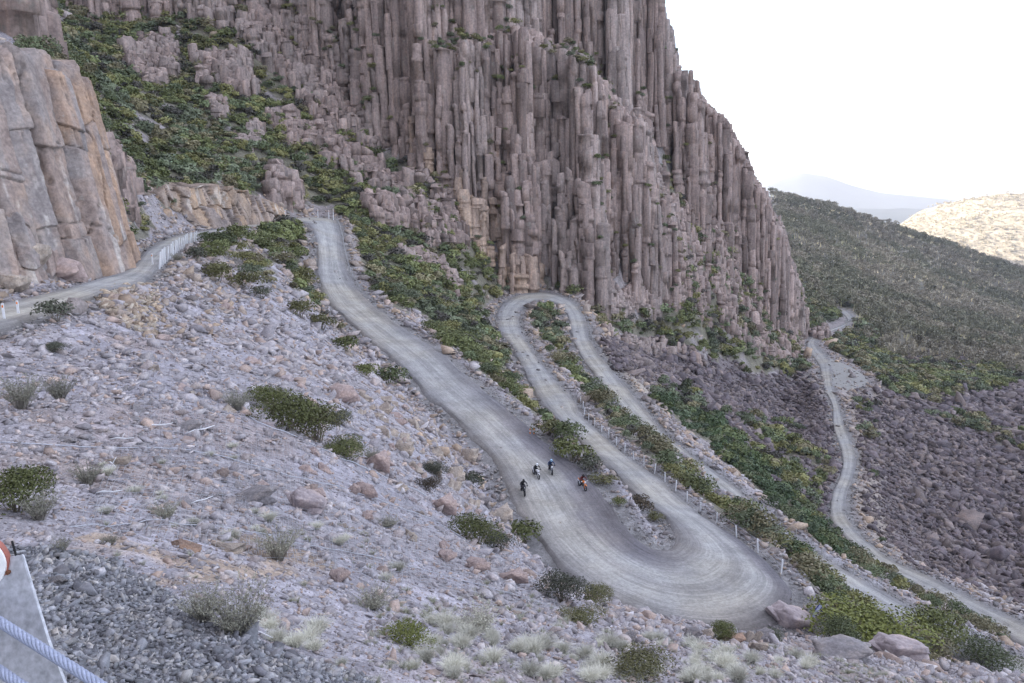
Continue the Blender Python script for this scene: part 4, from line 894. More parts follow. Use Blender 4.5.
tag(o, 'pale dry grass scattered over the lower slope', 'grass', kind='stuff')
# ---- shrubs on the slopes that show largest
SHM = {}
def slope_label(px, py, D):
    if px < 330 and 222 < py < 345: return 'olive shrub in the dense patch between the upper road and its bend', 'shrubs between the upper road and its bend'
    if py < 216 and px < 460: return 'green shrub on the steep gully side above the upper road', 'shrubs in the gully above the road'
    if px > 805 and py < 420: return 'green shrub around the lay-by of the distant lower road', 'shrubs around the lay-by'
    if px > 840 and 390 < py < 545: return 'small shrub on the sandy verge right of the distant lower road', 'shrubs on the sandy verge'
    if px > 775 and py > 540: return 'green shrub on the bank below the outer rim of the big hairpin', 'shrubs on the bank below the hairpin rim'
    if px > 725 and py > 405 and D > 120: return 'green shrub in the belt crossing the boulder field beside the lower road', 'shrubs crossing the boulder field'
    if px > 500 and py < 380 and D > 210: return 'green shrub at the foot of the columnar cliff', 'shrubs at the foot of the cliff'
    if px > 640 and D > 105: return 'dark green shrub in the dense belt beyond the third road leg', 'shrubs beyond the third road leg'
    if px > 515 and D > 84 and (py-305) < 1.02*(px-522)+18 : return 'shrub on the bank inside the second hairpin or beneath the fenced road', 'shrubs inside the second hairpin'
    return 'olive green shrub on the slope between the broad road and the second hairpin', 'shrubs between the first two road legs'
for q in indiv:
    gkey = (int(RNG.integers(0, 4)), int(gidx[q]), int(grn[q]))
    if gkey not in SHM:
        c = np.array(GREENS)[gkey[1]]*1.3
        if gkey[2]: c = c*.4+np.array((.105, .185, .085))*.6
        SHM[gkey] = colored(MID_SH[gkey[0]], c, 'shrub')
    qx, qy = proj(*pos[q]); lb, gr = slope_label(float(qx), float(qy), pos[q][1])
    o = put('shrub', SHM[gkey], pos[q].tolist(), float(size[q]), lb, 'shrub', gr); o.scale[2] = float(scl[q][2])
# roadside bushes screening the third leg
EA, EB = RU
for i in range(IDX[(611,398)]*6, IDX[(740,508)]*6, 2):
    for E, O in ((EA, EB),):
        if random.random() < .22: continue
        d = (E[i]-O[i]); d = d/np.linalg.norm(d); p = E[i]+d*random.uniform(1.0, 3.0); s_ = random.uniform(2.0, 3.4)
        z = float(zat(p[0], p[1])[0]); m_ = SHM[random.choice(list(SHM))]
        put('shrub', m_, (p[0], p[1], z-.2), s_, 'green bush screening the near edge of the third road leg', 'shrub', 'bushes along the third road leg')

# ---- boulders
def big_rock(seed, cols, sub=3):
    rg = np.random.default_rng(seed); bm = bmesh.new()
    for j in range(3):                       # a main block with two fractured shoulders
        r_ = 1. if j == 0 else rg.uniform(.55, .75); o_ = np.zeros(3) if j == 0 else np.array([rg.choice([-1, 1])*rg.uniform(.12, .24), rg.uniform(-.2, .12), rg.uniform(-.14, .02)]); new = []
        for i in range(12):
            p = rg.normal(size=3); p /= np.abs(p).max()**.8*np.linalg.norm(p)**.2; p *= rg.uniform(.82, 1.0); new.append(bm.verts.new(p*np.array([.5, .42, .36])*r_+o_))
        g = bmesh.ops.convex_hull(bm, input=new); bmesh.ops.delete(bm, geom=[v for v in new if v.is_valid and not v.link_faces], context='VERTS')
    bmesh.ops.dissolve_limit(bm, angle_limit=R(12), verts=bm.verts[:], edges=bm.edges[:]); bmesh.ops.triangulate(bm, faces=bm.faces[:])
    for _ in range(sub): bmesh.ops.subdivide_edges(bm, edges=bm.edges[:], cuts=1, use_grid_fill=True)
    bmesh.ops.triangulate(bm, faces=bm.faces[:]); bm.verts.index_update(); V = np.array([v.co[:] for v in bm.verts]); F_ = np.array([[v.index for v in f.verts] for f in bm.faces]); bm.free()
    V = V*(1+((fbm(V[:, 0]*5+V[:, 2]*3, V[:, 1]*5-V[:, 2]*2, seed, 5)-.5)*.26-.10*smooth(.03, .0, np.abs(fbm(V[:, 0]*2.2+V[:, 2]*1.5+seed, V[:, 1]*2.5-V[:, 2]*2, seed+50, 3)-.5)))[:, None])
    return mesh_np('boulder', V, F_, np.tile(cols, (len(V), 1)), M_ROCKBIG)
M_ROCKBIG = m_rock('boulder_mat', 4, 1.0)
PINK, GREY, TAN, BRN = (.39,.31,.29), (.28,.265,.275), (.38,.325,.28), (.33,.23,.18)
BRK = [big_rock(700+i, c) for i, c in enumerate([PINK, GREY, TAN, BRN, PINK, GREY, TAN, (.38,.33,.34)])]
BH = [(342,402,34,22,0,'big rounded pink boulder standing above the bush row'),(404,455,26,16,2,'tan boulder beside the broad road below the pink boulder'),
 (441,512,40,24,4,'pink boulder at the scree edge beside the broad road'),(376,470,36,26,4,'tall pinkish boulder under the round grey green bush'),(302,512,50,26,7,'flat pinkish grey boulder embedded in the middle of the scree'),
 (252,504,44,20,1,'flat grey boulder left of the pinkish embedded one'),(366,498,24,18,0,'round pink boulder at the foot of the scree rocks'),(352,493,16,12,4,'small round pink stone beside the round pink boulder'),
 (455,482,26,20,2,'tan rock rib right at the left edge of the broad road'),(470,462,22,18,2,'tan rock above the road edge rib'),(500,520,34,16,2,'long tan rock along the road edge near the riders'),
 (186,432,30,12,1,'pale flat slab lying in the left scree'),(118,466,24,12,6,'tan slab near the upright tuft on the left scree'),(338,582,26,16,0,'pinkish red rock beside the wispy grey bush'),
 (182,549,40,13,3,'long rust brown rock bank beneath the netting'),(226,552,44,11,2,'tan dirt covered rock right of the rust brown bank'),
 (477,572,30,16,0,'pinkish rock above the silver dead bush'),(512,583,40,16,4,'reddish pink flat rock at the scree edge'),(446,562,24,14,0,'pink rock left of the reddish flat one'),
 (694,638,18,14,1,'pale grey boulder at the left end of the rim boulders'),(708,638,18,12,2,'tan boulder second from the left in the rim row'),(730,643,30,20,3,'largest brown boulder in the row at the hairpin rim'),
 (747,642,14,18,6,'upright tan slab leaning beside the brown boulder'),(757,642,14,16,2,'thin leaning slab right of the upright one'),(766,640,18,16,1,'round grey boulder in the rim row below the road'),(760,651,20,12,6,'low tan rock in front of the rim row'),
 (800,634,62,26,7,'broad flat pinkish grey slab at the outer corner of the hairpin'),(836,640,40,14,1,'grey rock shelf right of the broad flat slab'),
 (848,662,60,22,1,'dark cracked grey boulder on the foreground crest at lower right'),(906,662,62,26,7,'large triangular grey brown boulder on the crest at lower right'),
 (52,586,24,10,1,'flat grey stone at the top of the gravel patch'),(20,262,50,30,6,'big tan block fallen at the foot of the tall crag'),(58,280,54,28,0,'wide pinkish block between the crag and the upper road'),(6,290,40,20,6,'tan block above the upper road at the left edge'),
 (108,618,12,7,5,'oval grey stone in the middle of the gravel'),(128,620,1,1,0,'')]
for px, py, w_, h_, k, label in BH:
    if not label: continue
    p = ground_at(px, py); sx = w_*p.y/FPX; sz = h_*p.y/FPX
    o = link('boulder', BRK[k], None, p+Vector((0, sx*.25, sz*(.0 if 'bank' in label else .22)))); o.scale = (sx*1.05, sx*.8, sz*1.55); o.rotation_euler = (random.uniform(-.15, .15), random.uniform(-.15, .2)+(.7 if 'leaning' in label else 0), random.uniform(-.5, .5)); tag(o, label, 'boulder')
BZ = [([(150,330),(260,300),(400,430),(480,500),(560,590),(440,580),(300,520),(150,420)], 60, 'broken pinkish rock lying loose in the upper and middle scree', 'rocks of the middle scree', 13),
      ([(0,350),(140,340),(260,520),(0,470)], 34, 'grey rock lying loose in the left part of the scree', 'rocks of the left scree', 11),
      ([(340,395),(400,400),(520,545),(490,535),(420,480)], 32, 'tan rock on the rocky rib along the near edge of the broad road', 'rocks on the rib beside the road', 13),
      ([(430,560),(640,620),(800,660),(700,683),(400,620)], 26, 'lilac grey rock half buried in the grassy lower slope', 'rocks in the lower slope', 12)]
for poly, cnt, label, grp, wpx in BZ:
    xs_ = [q[0] for q in poly]; ys_ = [q[1] for q in poly]; c = 0
    while c < cnt:
        px, py = random.uniform(min(xs_), max(xs_)), random.uniform(min(ys_), max(ys_))
        if not inpoly(np.array([px]), np.array([py]), poly)[0]: continue
        p = ground_at(px, py); sx = wpx*p.y/FPX*random.uniform(.6, 1.9); k = random.choice({'t': [2, 6, 0], 'b': [0, 4, 7, 2], 'g': [1, 5, 7], 'l': [1, 5, 7]}[label[0]]); c += 1
        o = link('boulder', BRK[k], None, p+Vector((0, 0, sx*.02))); o.scale = (sx, sx*.8, sx*random.uniform(.6, 1.1)); o.rotation_euler = (random.uniform(-.5, .5), random.uniform(-.4, .7), random.random()*6.28); tag(o, label, 'boulder', grp)

# ---------------------------------------------------------------- tubes, fences, posts
def tube_bm(bm, pts, r, seg=5, cap=True):
    pts = [Vector(p) for p in pts]; rings = []; rr = r if isinstance(r, (list, tuple)) else [r]*len(pts)
    for i, p in enumerate(pts):
        t = (pts[min(i+1, len(pts)-1)]-pts[max(i-1, 0)]).normalized(); a = t.orthogonal().normalized() if abs(t.z) > .9 else t.cross(Vector((0, 0, 1))).normalized(); b = t.cross(a)
        rings.append([bm.verts.new(p+(a*math.cos(k*6.2832/seg)+b*math.sin(k*6.2832/seg))*rr[i]) for k in range(seg)])
    for A_, B_ in zip(rings, rings[1:]):
        for k in range(seg): bm.faces.new((A_[k], A_[(k+1) % seg], B_[(k+1) % seg], B_[k]))
    if cap: bm.faces.new(rings[0][::-1]); bm.faces.new(rings[-1])
def box_bm(bm, c, s_, rot=None):
    r = bmesh.ops.create_cube(bm, size=1)['verts']; M_ = (rot or Matrix.Identity(3))
    for v in r: v.co = M_ @ Vector((v.co.x*s_[0], v.co.y*s_[1], v.co.z*s_[2]))+Vector(c)
def done(name, bm, m, parent=None, sm=False):
    bmesh.ops.recalc_face_normals(bm, faces=bm.faces[:]); me = bpy.data.meshes.new(name); bm.to_mesh(me); bm.free(); me.materials.append(m)
    if sm: me.polygons.foreach_set('use_smooth', [True]*len(me.polygons))
    return link(name, me, parent)
M_WHITE = m_plain('white_post_mat', (.78, .79, .82), .6, 0, 20, .08); M_STEEL = m_plain('galvanised_mat', (.50, .52, .57), .5, .35, 14, .12); M_WIRE = m_plain('wire_mat', (.46, .47, .52), .5, .3)
M_TIMBER = m_plain('grey_timber_mat', (.40, .39, .38), .9, 0, 9, .2)
def edge_path(E, O, i0, i1, off):
    P = []
    for i in range(i0, i1+1):
        d = E[i]-O[i]; d[2] = 0; d = d/np.linalg.norm(d); P.append(E[i]+d*off)
    return np.array(P)
def fence(P, gap, label, h=.95, w=.075, m=M_WHITE, wires=3, lean=0., jit_=.05):
    L = np.r_[0, np.cumsum(np.linalg.norm(np.diff(P, axis=0), axis=1))]; n_ = max(2, int(L[-1]/gap)); pts = []
    root = empty('wire_fence', P[0].tolist()); tag(root, label, 'fence')
    for k in range(n_+1):
        t = L[-1]*k/n_; q = Vector([float(np.interp(t, L, P[:, j])) for j in range(3)]); q.z = float(zat(q.x, q.y)[0]) if True else q.z; pts.append(q)
        bm = bmesh.new(); hh = h*random.uniform(.9, 1.08); r_ = Matrix.Rotation(random.gauss(lean, jit_), 3, 'Y') @ Matrix.Rotation(random.gauss(0, jit_), 3, 'X')
        box_bm(bm, r_ @ Vector((0, 0, hh/2-.15)), (w, w, hh+.3), r_); box_bm(bm, r_ @ Vector((0, 0, hh+.012)), (w*.7, w*.7, .03), r_)
        o = done('post', bm, m, root); o.location = q-root.location
    for z in [h*(.3+.62*j/max(1, wires-1)) for j in range(wires)]:
        bm = bmesh.new(); wp = []
        for a_, b_ in zip(pts, pts[1:]): wp += [a_+Vector((0, 0, z)), (a_+b_)/2+Vector((0, 0, z-.03))]
        wp.append(pts[-1]+Vector((0, 0, z))); tube_bm(bm, [p_-root.location for p_ in wp], .013, 4); done('wire', bm, M_WIRE, root)
    return root
I6 = lambda k: IDX[k]*6
fence(edge_path(EA, EB, I6((735,632))+20, I6((577,402)), .5), 3.2, 'long fence of white posts from the big hairpin up the second road leg', 1.0, .09)
fence(edge_path(EB, EA, I6((529,346)), I6((595,375)), .5), 3.4, 'wire fence curving round the far side of the second hairpin below the cliff', 1.0, .07, M_TIMBER)
fence(edge_path(EB, EA, I6((679,460)), I6((950,652)), .5), 4.0, 'wire fence along the far edge of the third road leg', 1.0, .08, M_TIMBER)
fence(edge_path(EB, EA, I6((302,222.5)), I6((331,305)), .4), 3.5, 'low fence round the outside of the upper road bend', .8, .1, M_TIMBER)
fence(edge_path(EA, EB, I6((159,266)), I6((196,240)), .3), 1.9, 'row of tall leaning white posts at the upper road culvert', 1.5, .10, M_WHITE, 2, .10)
def guide_post(px, py, h, label, D=None, w=.11, m=M_WHITE):
    p = ground_at(px, py) if D is None else Vector(PD(px, py, D)); root = empty('guide_post', p); tag(root, label, 'post')
    bm = bmesh.new(); box_bm(bm, (0, 0, h/2-.1), (w, .04, h+.2)); done('post_body', bm, m, root); bm = bmesh.new(); box_bm(bm, (0, -.024, h*.86), (w*.7, .008, .12)); done('reflector', bm, M_ORANGE, root); return root
M_ORANGE = m_plain('orange_mat', (.80, .24, .05), .5); M_RED = m_plain('red_mat', (.55, .05, .03), .5); M_BLACK = m_plain('black_mat', (.02, .02, .022), .5)
guide_post(5, 325, 1.05, 'leaning white guide post at the left edge of the photo beside the upper road'); guide_post(19, 319, .95, 'white guide post second from the left edge beside the upper road')
guide_post(153, 268, 1.3, 'tall white guide post left of the leaning post row'); guide_post(318, 217, 1.7, 'slim white post at the crest of the upper road bend', 176, .12)
guide_post(329, 218, 1.7, 'white post at the right of the upper bend crest', 174, .12); guide_post(333.5, 219, 2.2, 'tallest white post at the upper bend crest', 173, .14)
guide_post(285, 219, 2.0, 'small white sign post left of the upper bend under the tan outcrop', 186, .5)
# orange markers on the broad road
for px, py, lb in ((530, 437, 'left orange marker stake beside the road shrubs uphill of the riders'), (534, 437, 'right orange marker stake beside the road shrubs uphill of the riders')):
    p = ground_at(px, py, 45); root = empty('marker_stake', p); tag(root, lb, 'marker'); bm = bmesh.new(); tube_bm(bm, [(0, 0, -.1), (0, 0, .72)], [.06, .05], 8); done('stake', bm, M_ORANGE, root); bm = bmesh.new(); tube_bm(bm, [(0, 0, .45), (0, 0, .58)], [.066, .064], 8); done('band', bm, M_WHITE, root)
# bent marker board by the slab
p = ground_at(812, 627, 30); root = empty('marker_board', p+Vector((-.1, -.2, .25)), .2); tag(root, 'bent white and blue marker board on a short black leg at the hairpin corner', 'marker board')
bm = bmesh.new(); box_bm(bm, (0, 0, .18), (.09, .09, .46)); done('leg', bm, M_BLACK, root)
bm = bmesh.new(); box_bm(bm, (.22, 0, .72), (.16, .03, .9), Matrix.Rotation(.62, 3, 'Y')); done('board', bm, m_plain('pale_blue_white_mat', (.60, .64, .90), .5), root)
bm = bmesh.new(); box_bm(bm, (.52, .03, .88), (.12, .03, .5), Matrix.Rotation(-.25, 3, 'Y')); box_bm(bm, (.30, .03, .98), (.07, .03, .42), Matrix.Rotation(.62, 3, 'Y')); done('blue_backing', bm, m_plain('blue_mat', (.02, .025, .25), .5), root)

# ---------------------------------------------------------------- rockfall netting on the scree
def hug(pxs, lift=.06, n_=16):
    P = [ground_at(*q) for q in pxs]; out = []
    for a_, b_ in zip(P, P[1:]):
        for k in range(n_):
            q = a_.lerp(b_, k/n_); q.z = float(zat(q.x, q.y)[0])+lift; out.append(q)
    out.append(P[-1]+Vector((0, 0, lift))); return out
netr = empty('rockfall_net', ground_at(300, 470)); tag(netr, 'galvanised rockfall netting with edge cables draped over the lilac scree', 'netting')
def cable(pxs, r, name='edge_cable'):
    bm = bmesh.new(); tube_bm(bm, [q-netr.location for q in hug(pxs)], r, 5); done(name, bm, M_WIRE, netr, True)
cable([(150,340),(205,372),(258,424),(300,440),(345,462),(392,482),(440,506),(500,532),(548,566),(590,598)], .022)
cable([(70,532),(150,524),(218,530),(330,552),(430,574),(560,612)], .008)
cable([(0,445),(150,450),(300,480),(430,520),(520,570)], .014)
net_pts = []; NU, NV = 80, 120
c0, c1, c2, c3 = [ground_at(*q) for q in ((70,532),(560,612),(560,570),(150,345))]
VVn, FFn = [], []; offn = 0
def strand(p0, p1, rad, nseg=60):
    global offn
    t = np.linspace(0, 1, nseg+1); x = p0.x+(p1.x-p0.x)*t; y = p0.y+(p1.y-p0.y)*t; w_ = random.random()*9; x = x+.10*np.sin(t*23+w_)*p0.y/20; y = y+.12*np.sin(t*31+w_*2)*p0.y/20; z = zat(x, y)+.05+.03*np.sin(t*90+w_); d = np.array([p1.x-p0.x, p1.y-p0.y]); d = d/np.linalg.norm(d)
    Pn = np.stack([x, y, z], -1)-np.array(netr.location); sd_ = np.array([-d[1], d[0], 0])*rad; up = np.array([0, 0, rad*1.6]); V_ = np.stack([Pn-sd_, Pn+sd_, Pn+up], 1).reshape(-1, 3)
    i_ = np.arange(nseg)[:, None]*3; q_ = np.concatenate([np.c_[i_, i_+1, i_+4, i_+3], np.c_[i_+1, i_+2, i_+5, i_+4], np.c_[i_+2, i_, i_+3, i_+5]])+offn; VVn.append(V_); FFn.append(q_); offn += len(V_)
for k in range(NU+1):
    t = k/NU; a0_ = c0.lerp(c3, t); a1_ = c1.lerp(c2, t); strand(a0_, a1_, .0032, 90)
for k in range(NV+1):
    t = k/NV; strand(c0.lerp(c1, t), c3.lerp(c2, t), .0032, 90)
o = link('net_mesh', mesh_np('net_mesh', np.concatenate(VVn), np.concatenate(FFn), None, M_WIRE), netr)
# weathered sticks on the scree
STK = [(186,434,'pale flat stick left of the slab high in the scree'),(110,440,'short bleached stick in the left scree'),(145,428,'bleached stick beside the pale slab'),(108,462,'thick whitish stick standing above the upright tuft'),(95,494,'long white stick below the upright tuft'),
       (160,486,'white stick in the middle of the left scree'),(190,505,'forked white stick above the dirt bank'),(256,632,'bleached stick in the sprawling dry bush'),(70,610,'grey stick at the top of the gravel beside the steel post'),(66,640,'grey stick in the gravel beside the steel post')]
for i, (px, py, lb) in enumerate(STK):
    p = ground_at(px, py); l = 26*p.y/FPX*random.uniform(.7, 1.2); a = random.uniform(-.7, .9); bm = bmesh.new(); dx, dy = math.cos(a)*l, math.sin(a)*l*1.6
    tube_bm(bm, [(0, 0, .02*l), (dx*.3, dy*.3, .10*l), (dx*.65, dy*.6, .09*l), (dx, dy, .16*l)], [.022*l+.004, .03*l, .026*l, .012*l], 6); tube_bm(bm, [(dx*.5, dy*.45, .10*l), (dx*.6, dy*.3, .28*l)], [.016*l, .007*l], 5)
    o = done('dead_branch', bm, M_TIMBER if i > 7 else M_WHITE, None, True); o.location = p; tag(o, lb, 'stick')

# ---------------------------------------------------------------- riders
def torus_bm(bm, c, R_, r, nu=28, nv=8):
    g = []
    for i in range(nu):
        a = i*6.2832/nu; g.append([bm.verts.new((c[0]+r*math.sin(b)*1.0, c[1]+(R_+r*math.cos(b))*math.cos(a), c[2]+(R_+r*math.cos(b))*math.sin(a))) for b in [j*6.2832/nv for j in range(nv)]])
    for i in range(nu):
        for j in range(nv): bm.faces.new((g[i][j], g[(i+1) % nu][j], g[(i+1) % nu][(j+1) % nv], g[i][(j+1) % nv]))
def loft(bm, secs):
    rings = []
    for (y, z, w, h) in secs: rings.append([bm.verts.new((w*math.cos(a)*(1 if abs(math.cos(a)) < .9 else .92), y, z+h*math.sin(a))) for a in [k*6.2832/10 for k in range(10)]])
    for A_, B_ in zip(rings, rings[1:]):
        for k in range(10): bm.faces.new((A_[k], A_[(k+1) % 10], B_[(k+1) % 10], B_[k]))
    bm.faces.new(rings[0][::-1]); bm.faces.new(rings[-1])
M_TYRE = m_plain('tyre_mat', (.025, .025, .027), .85); M_ENG = m_plain('engine_mat', (.12, .12, .13), .45, .5); M_VISOR = m_plain('visor_mat', (.02, .02, .03), .15); M_LAMP = m_plain('lamp_glass_mat', (.85, .87, .9), .2)
def motorcycle(loc, rz, body, fork, label, tilt):
    root = empty('motorcycle', loc, rz); root.rotation_euler = (tilt, 0, rz); tag(root, label, 'motorcycle', 'motorcycles ridden down the broad road')
    for y, R_ in ((.72, .30), (-.70, .27)):
        bm = bmesh.new(); torus_bm(bm, (0, y, .33), R_-.02, .055); w_ = done('wheel', bm, M_TYRE, root, True)
        bm = bmesh.new(); torus_bm(bm, (0, y, .33), R_-.06, .014, 24, 5)
        for k in range(12): a = k*.5236; tube_bm(bm, [(0, y, .33), (.0, y+math.cos(a)*(R_-.06), .33+math.sin(a)*(R_-.06))], .005, 4, False)
        tube_bm(bm, [(-.06, y, .33), (.06, y, .33)], .04, 8); done('rim', bm, M_ENG, w_)
    bm = bmesh.new()
    for s_ in (-1, 1): tube_bm(bm, [(s_*.09, .72, .33), (s_*.09, .48, .98)], [.03, .024], 8)
    box_bm(bm, (0, .50, .93), (.24, .07, .05)); done('fork', bm, fork, root, True)
    bm = bmesh.new(); loft(bm, [(.98, .72, .05, .012), (.78, .76, .075, .02), (.55, .74, .06, .02)]); done('front_fender', bm, body, root, True)
    bm = bmesh.new(); tube_bm(bm, [(-.40, .34, 1.10), (-.2, .38, 1.08), (-.1, .44, 1.0), (.1, .44, 1.0), (.2, .38, 1.08), (.40, .34, 1.10)], .016, 6); hb_ = done('handlebar', bm, M_BLACK, root, True)
    for s_ in (-1, 1):
        bm = bmesh.new(); box_bm(bm, (s_*.36, .42, 1.08), (.15, .03, .07)); done('hand_guard', bm, M_WHITE if fork is M_ORANGE else M_BLACK, hb_)
    bm = bmesh.new(); loft(bm, [(.42, .92, .10, .10), (.28, .93, .16, .13), (.05, .90, .14, .11), (-.08, .86, .10, .06)]); done('fuel_tank', bm, body, root, True)
    bm = bmesh.new(); loft(bm, [(.05, .92, .08, .03), (-.2, .88, .12, .04), (-.55, .90, .11, .035), (-.78, .93, .07, .02)]); done('seat', bm, M_BLACK, root, True)
    bm = bmesh.new(); loft(bm, [(-.45, .80, .10, .05), (-.8, .84, .09, .03), (-1.02, .86, .05, .012)]); done('rear_fender', bm, body, root, True)
    bm = bmesh.new(); box_bm(bm, (0, .02, .52), (.26, .36, .30)); tube_bm(bm, [(0, .06, .6), (0, .12, .84)], [.09, .08], 10); tube_bm(bm, [(-.18, -.05, .42), (.18, -.05, .42)], .09, 12); done('engine', bm, M_ENG, root)
    bm = bmesh.new(); tube_bm(bm, [(0, .45, .95), (0, .3, .5), (0, .2, .33), (0, -.25, .33), (0, -.3, .6), (0, .3, .86)], .026, 6); tube_bm(bm, [(.07, -.25, .4), (.09, -.70, .33)], .028, 6); tube_bm(bm, [(-.07, -.25, .4), (-.09, -.70, .33)], .028, 6); done('frame', bm, M_ENG, root)
    bm = bmesh.new(); tube_bm(bm, [(.14, .2, .5), (.16, 0, .36), (.16, -.3, .5), (.17, -.5, .72), (.17, -.82, .82)], [.025, .025, .03, .05, .05], 8); done('exhaust', bm, M_STEEL, root, True)
    bm = bmesh.new(); box_bm(bm, (0, .60, 1.0), (.21, .05, .23), Matrix.Rotation(-.3, 3, 'X')); hl = done('headlight_mask', bm, M_WHITE if fork is not M_BLACK else M_BLACK, root)
    bm = bmesh.new(); tube_bm(bm, [(0, .62, .98), (0, .645, .98)], [.06, .055], 12); done('headlight', bm, M_LAMP, hl)
    return root
def rider(bike, jacket, trousers, helmet, label):
    root = empty('person', bike.location, bike.rotation_euler[2]); root.rotation_euler = bike.rotation_euler; tag(root, label, 'person')
    J = {'pelvis': (0, -.28, .98, .15, .13), 'waist': (0, -.24, 1.12, .145, .11), 'chest': (0, -.08, 1.34, .175, .125), 'neck': (0, .03, 1.50, .065, .065), 'head': (0, .09, 1.61, .09, .10)}
    E = [('pelvis', 'waist'), ('waist', 'chest'), ('chest', 'neck'), ('neck', 'head')]
    for s_, n_ in ((-1, 'l'), (1, 'r')):
        J.update({n_+'sh': (s_*.20, -.03, 1.42, .075, .075), n_+'el': (s_*.40, .08, 1.22, .052, .052), n_+'wr': (s_*.36, .30, 1.13, .036, .036), n_+'hp': (s_*.12, -.24, .94, .10, .10), n_+'kn': (s_*.22, .14, .78, .068, .068), n_+'an': (s_*.19, -.10, .44, .045, .045), n_+'to': (s_*.20, .08, .38, .04, .035)})
        E += [('chest', n_+'sh'), (n_+'sh', n_+'el'), (n_+'el', n_+'wr'), ('pelvis', n_+'hp'), (n_+'hp', n_+'kn'), (n_+'kn', n_+'an'), (n_+'an', n_+'to')]
    names = list(J); me = bpy.data.meshes.new('body'); me.from_pydata([J[k][:3] for k in names], [(names.index(a), names.index(b)) for a, b in E], [])
    o = link('body', me, root); sk = o.modifiers.new('skin', 'SKIN'); 
    for k, v in zip(names, me.skin_vertices[0].data): v.radius = J[k][3:5]; v.use_root = (k == 'pelvis')
    sb = o.modifiers.new('sub', 'SUBSURF'); sb.levels = sb.render_levels = 2; me.materials.append(jacket)
    bm = bmesh.new()
    for s_ in (-1, 1): tube_bm(bm, [(s_*.12, -.26, .96), (s_*.17, -.02, .88), (s_*.225, .15, .78), (s_*.21, .02, .60), (s_*.19, -.09, .46)], [.115, .10, .082, .068, .056], 10)
    done('trousers', bm, trousers, root, True)
    for s_ in (-1, 1):
        bm = bmesh.new(); tube_bm(bm, [(s_*.19, -.10, .50), (s_*.19, -.11, .40)], [.062, .055], 8); tube_bm(bm, [(s_*.19, -.14, .375), (s_*.20, .0, .37), (s_*.20, .13, .365)], [.05, .052, .03], 8); done('boot', bm, M_BLACK, root, True)
        bm = bmesh.new(); tube_bm(bm, [(s_*.362, .285, 1.135), (s_*.36, .36, 1.115)], [.036, .044], 8)      # palm on the grip
        for f in range(4): x = s_*(.325+.024*f); l = (.9, 1, .95, .8)[f]; tube_bm(bm, [(x, .36, 1.12), (x, .36+.045*l, 1.115), (x, .36+.05*l, 1.085), (x, .35, 1.075)], [.0115, .0105, .0095, .008], 6)
        tube_bm(bm, [(s_*.33, .325, 1.12), (s_*.305, .35, 1.09), (s_*.315, .375, 1.078)], [.012, .011, .009], 6); done('glove', bm, M_BLACK, root, True)
    bm = bmesh.new(); bmesh.ops.create_uvsphere(bm, u_segments=20, v_segments=14, radius=.145)
    for v in bm.verts: v.co = Vector((v.co.x*.92, v.co.y*1.12+(.05 if v.co.z < -.03 and v.co.y > 0 else 0), v.co.z*1.08))+Vector((0, .10, 1.64))
    hlm = done('helmet', bm, helmet, root, True); bm = bmesh.new(); box_bm(bm, (0, .27, 1.73), (.17, .14, .015), Matrix.Rotation(.25, 3, 'X')); done('peak', bm, helmet, hlm)
    bm = bmesh.new(); loft(bm, [(.20, 1.65, .105, .045), (.262, 1.65, .085, .04)]); done('goggles', bm, M_VISOR, hlm)
    return root
M_JBLACK = m_plain('black_jacket_mat', (.03, .03, .035), .85); M_JBLUE = m_plain('navy_jacket_mat', (.035, .06, .13), .85); M_TDARK = m_plain('dark_trousers_mat', (.05, .048, .055), .9); M_HWHITE = m_plain('white_helmet_mat', (.85, .87, .9), .25); M_HBLUE = m_plain('blue_helmet_mat', (.35, .55, .75), .3)
M_BWHITE = m_plain('white_fairing_mat', (.8, .8, .82), .35); M_BDARK = m_plain('dark_fairing_mat', (.05, .045, .06), .4); M_JRED = m_plain('dark_red_jacket_mat', (.12, .03, .03), .85)
def road_point(px, py):
    best = None
    for i in range(I6((421,389)), I6((575,580))):
        for k in range(41):
            q = EA[i]*(1-k/40)+EB[i]*k/40; x, y = proj(q[0], q[1], q[2]+.08); d = (x-px)**2+(y-py)**2
            if best is None or d < best[0]: best = (d, q, EA[min(i+3, len(EA)-1)]+EB[min(i+3, len(EA)-1)]-EA[i]-EB[i])
    return best
RID = [((522,493),M_BDARK,M_BLACK,M_JBLACK,M_TDARK,M_BLACK,'rider in all black at the left edge of the road','dark motorcycle of the rider nearest the left road edge',0.),
 ((535,476),M_BWHITE,M_STEEL,M_JBLACK,M_TDARK,M_HWHITE,'rider with white helmet and black jacket in the road centre','white fronted motorcycle in the middle of the group',.1),
 ((551,475),M_BDARK,M_STEEL,M_JBLUE,M_TDARK,M_HBLUE,'rider with pale blue helmet and navy jacket right of the white one','dark motorcycle ridden by the pale blue helmet',-.1),
 ((583,489),M_ORANGE,M_ORANGE,M_JRED,M_TDARK,M_BLACK,'rider in dark red and black beside the roadside shrubs','orange motorcycle with white hand guards beside the roadside shrubs',.2)]
for (px, py), body, fork, jk, tr_, hl_, lb, mlb, dr in RID:
    d, q, dv = road_point(px, py); rz = math.atan2(dv[1], dv[0])-math.pi/2+dr; slope = math.atan2(dv[2], math.hypot(dv[0], dv[1]))
    loc = Vector((q[0], q[1], q[2]+.06))
    bk = motorcycle(loc, rz, body, fork, mlb, slope); bk.scale = (.68,)*3; rd = rider(bk, jk, tr_, hl_, lb); rd.scale = (.68,)*3

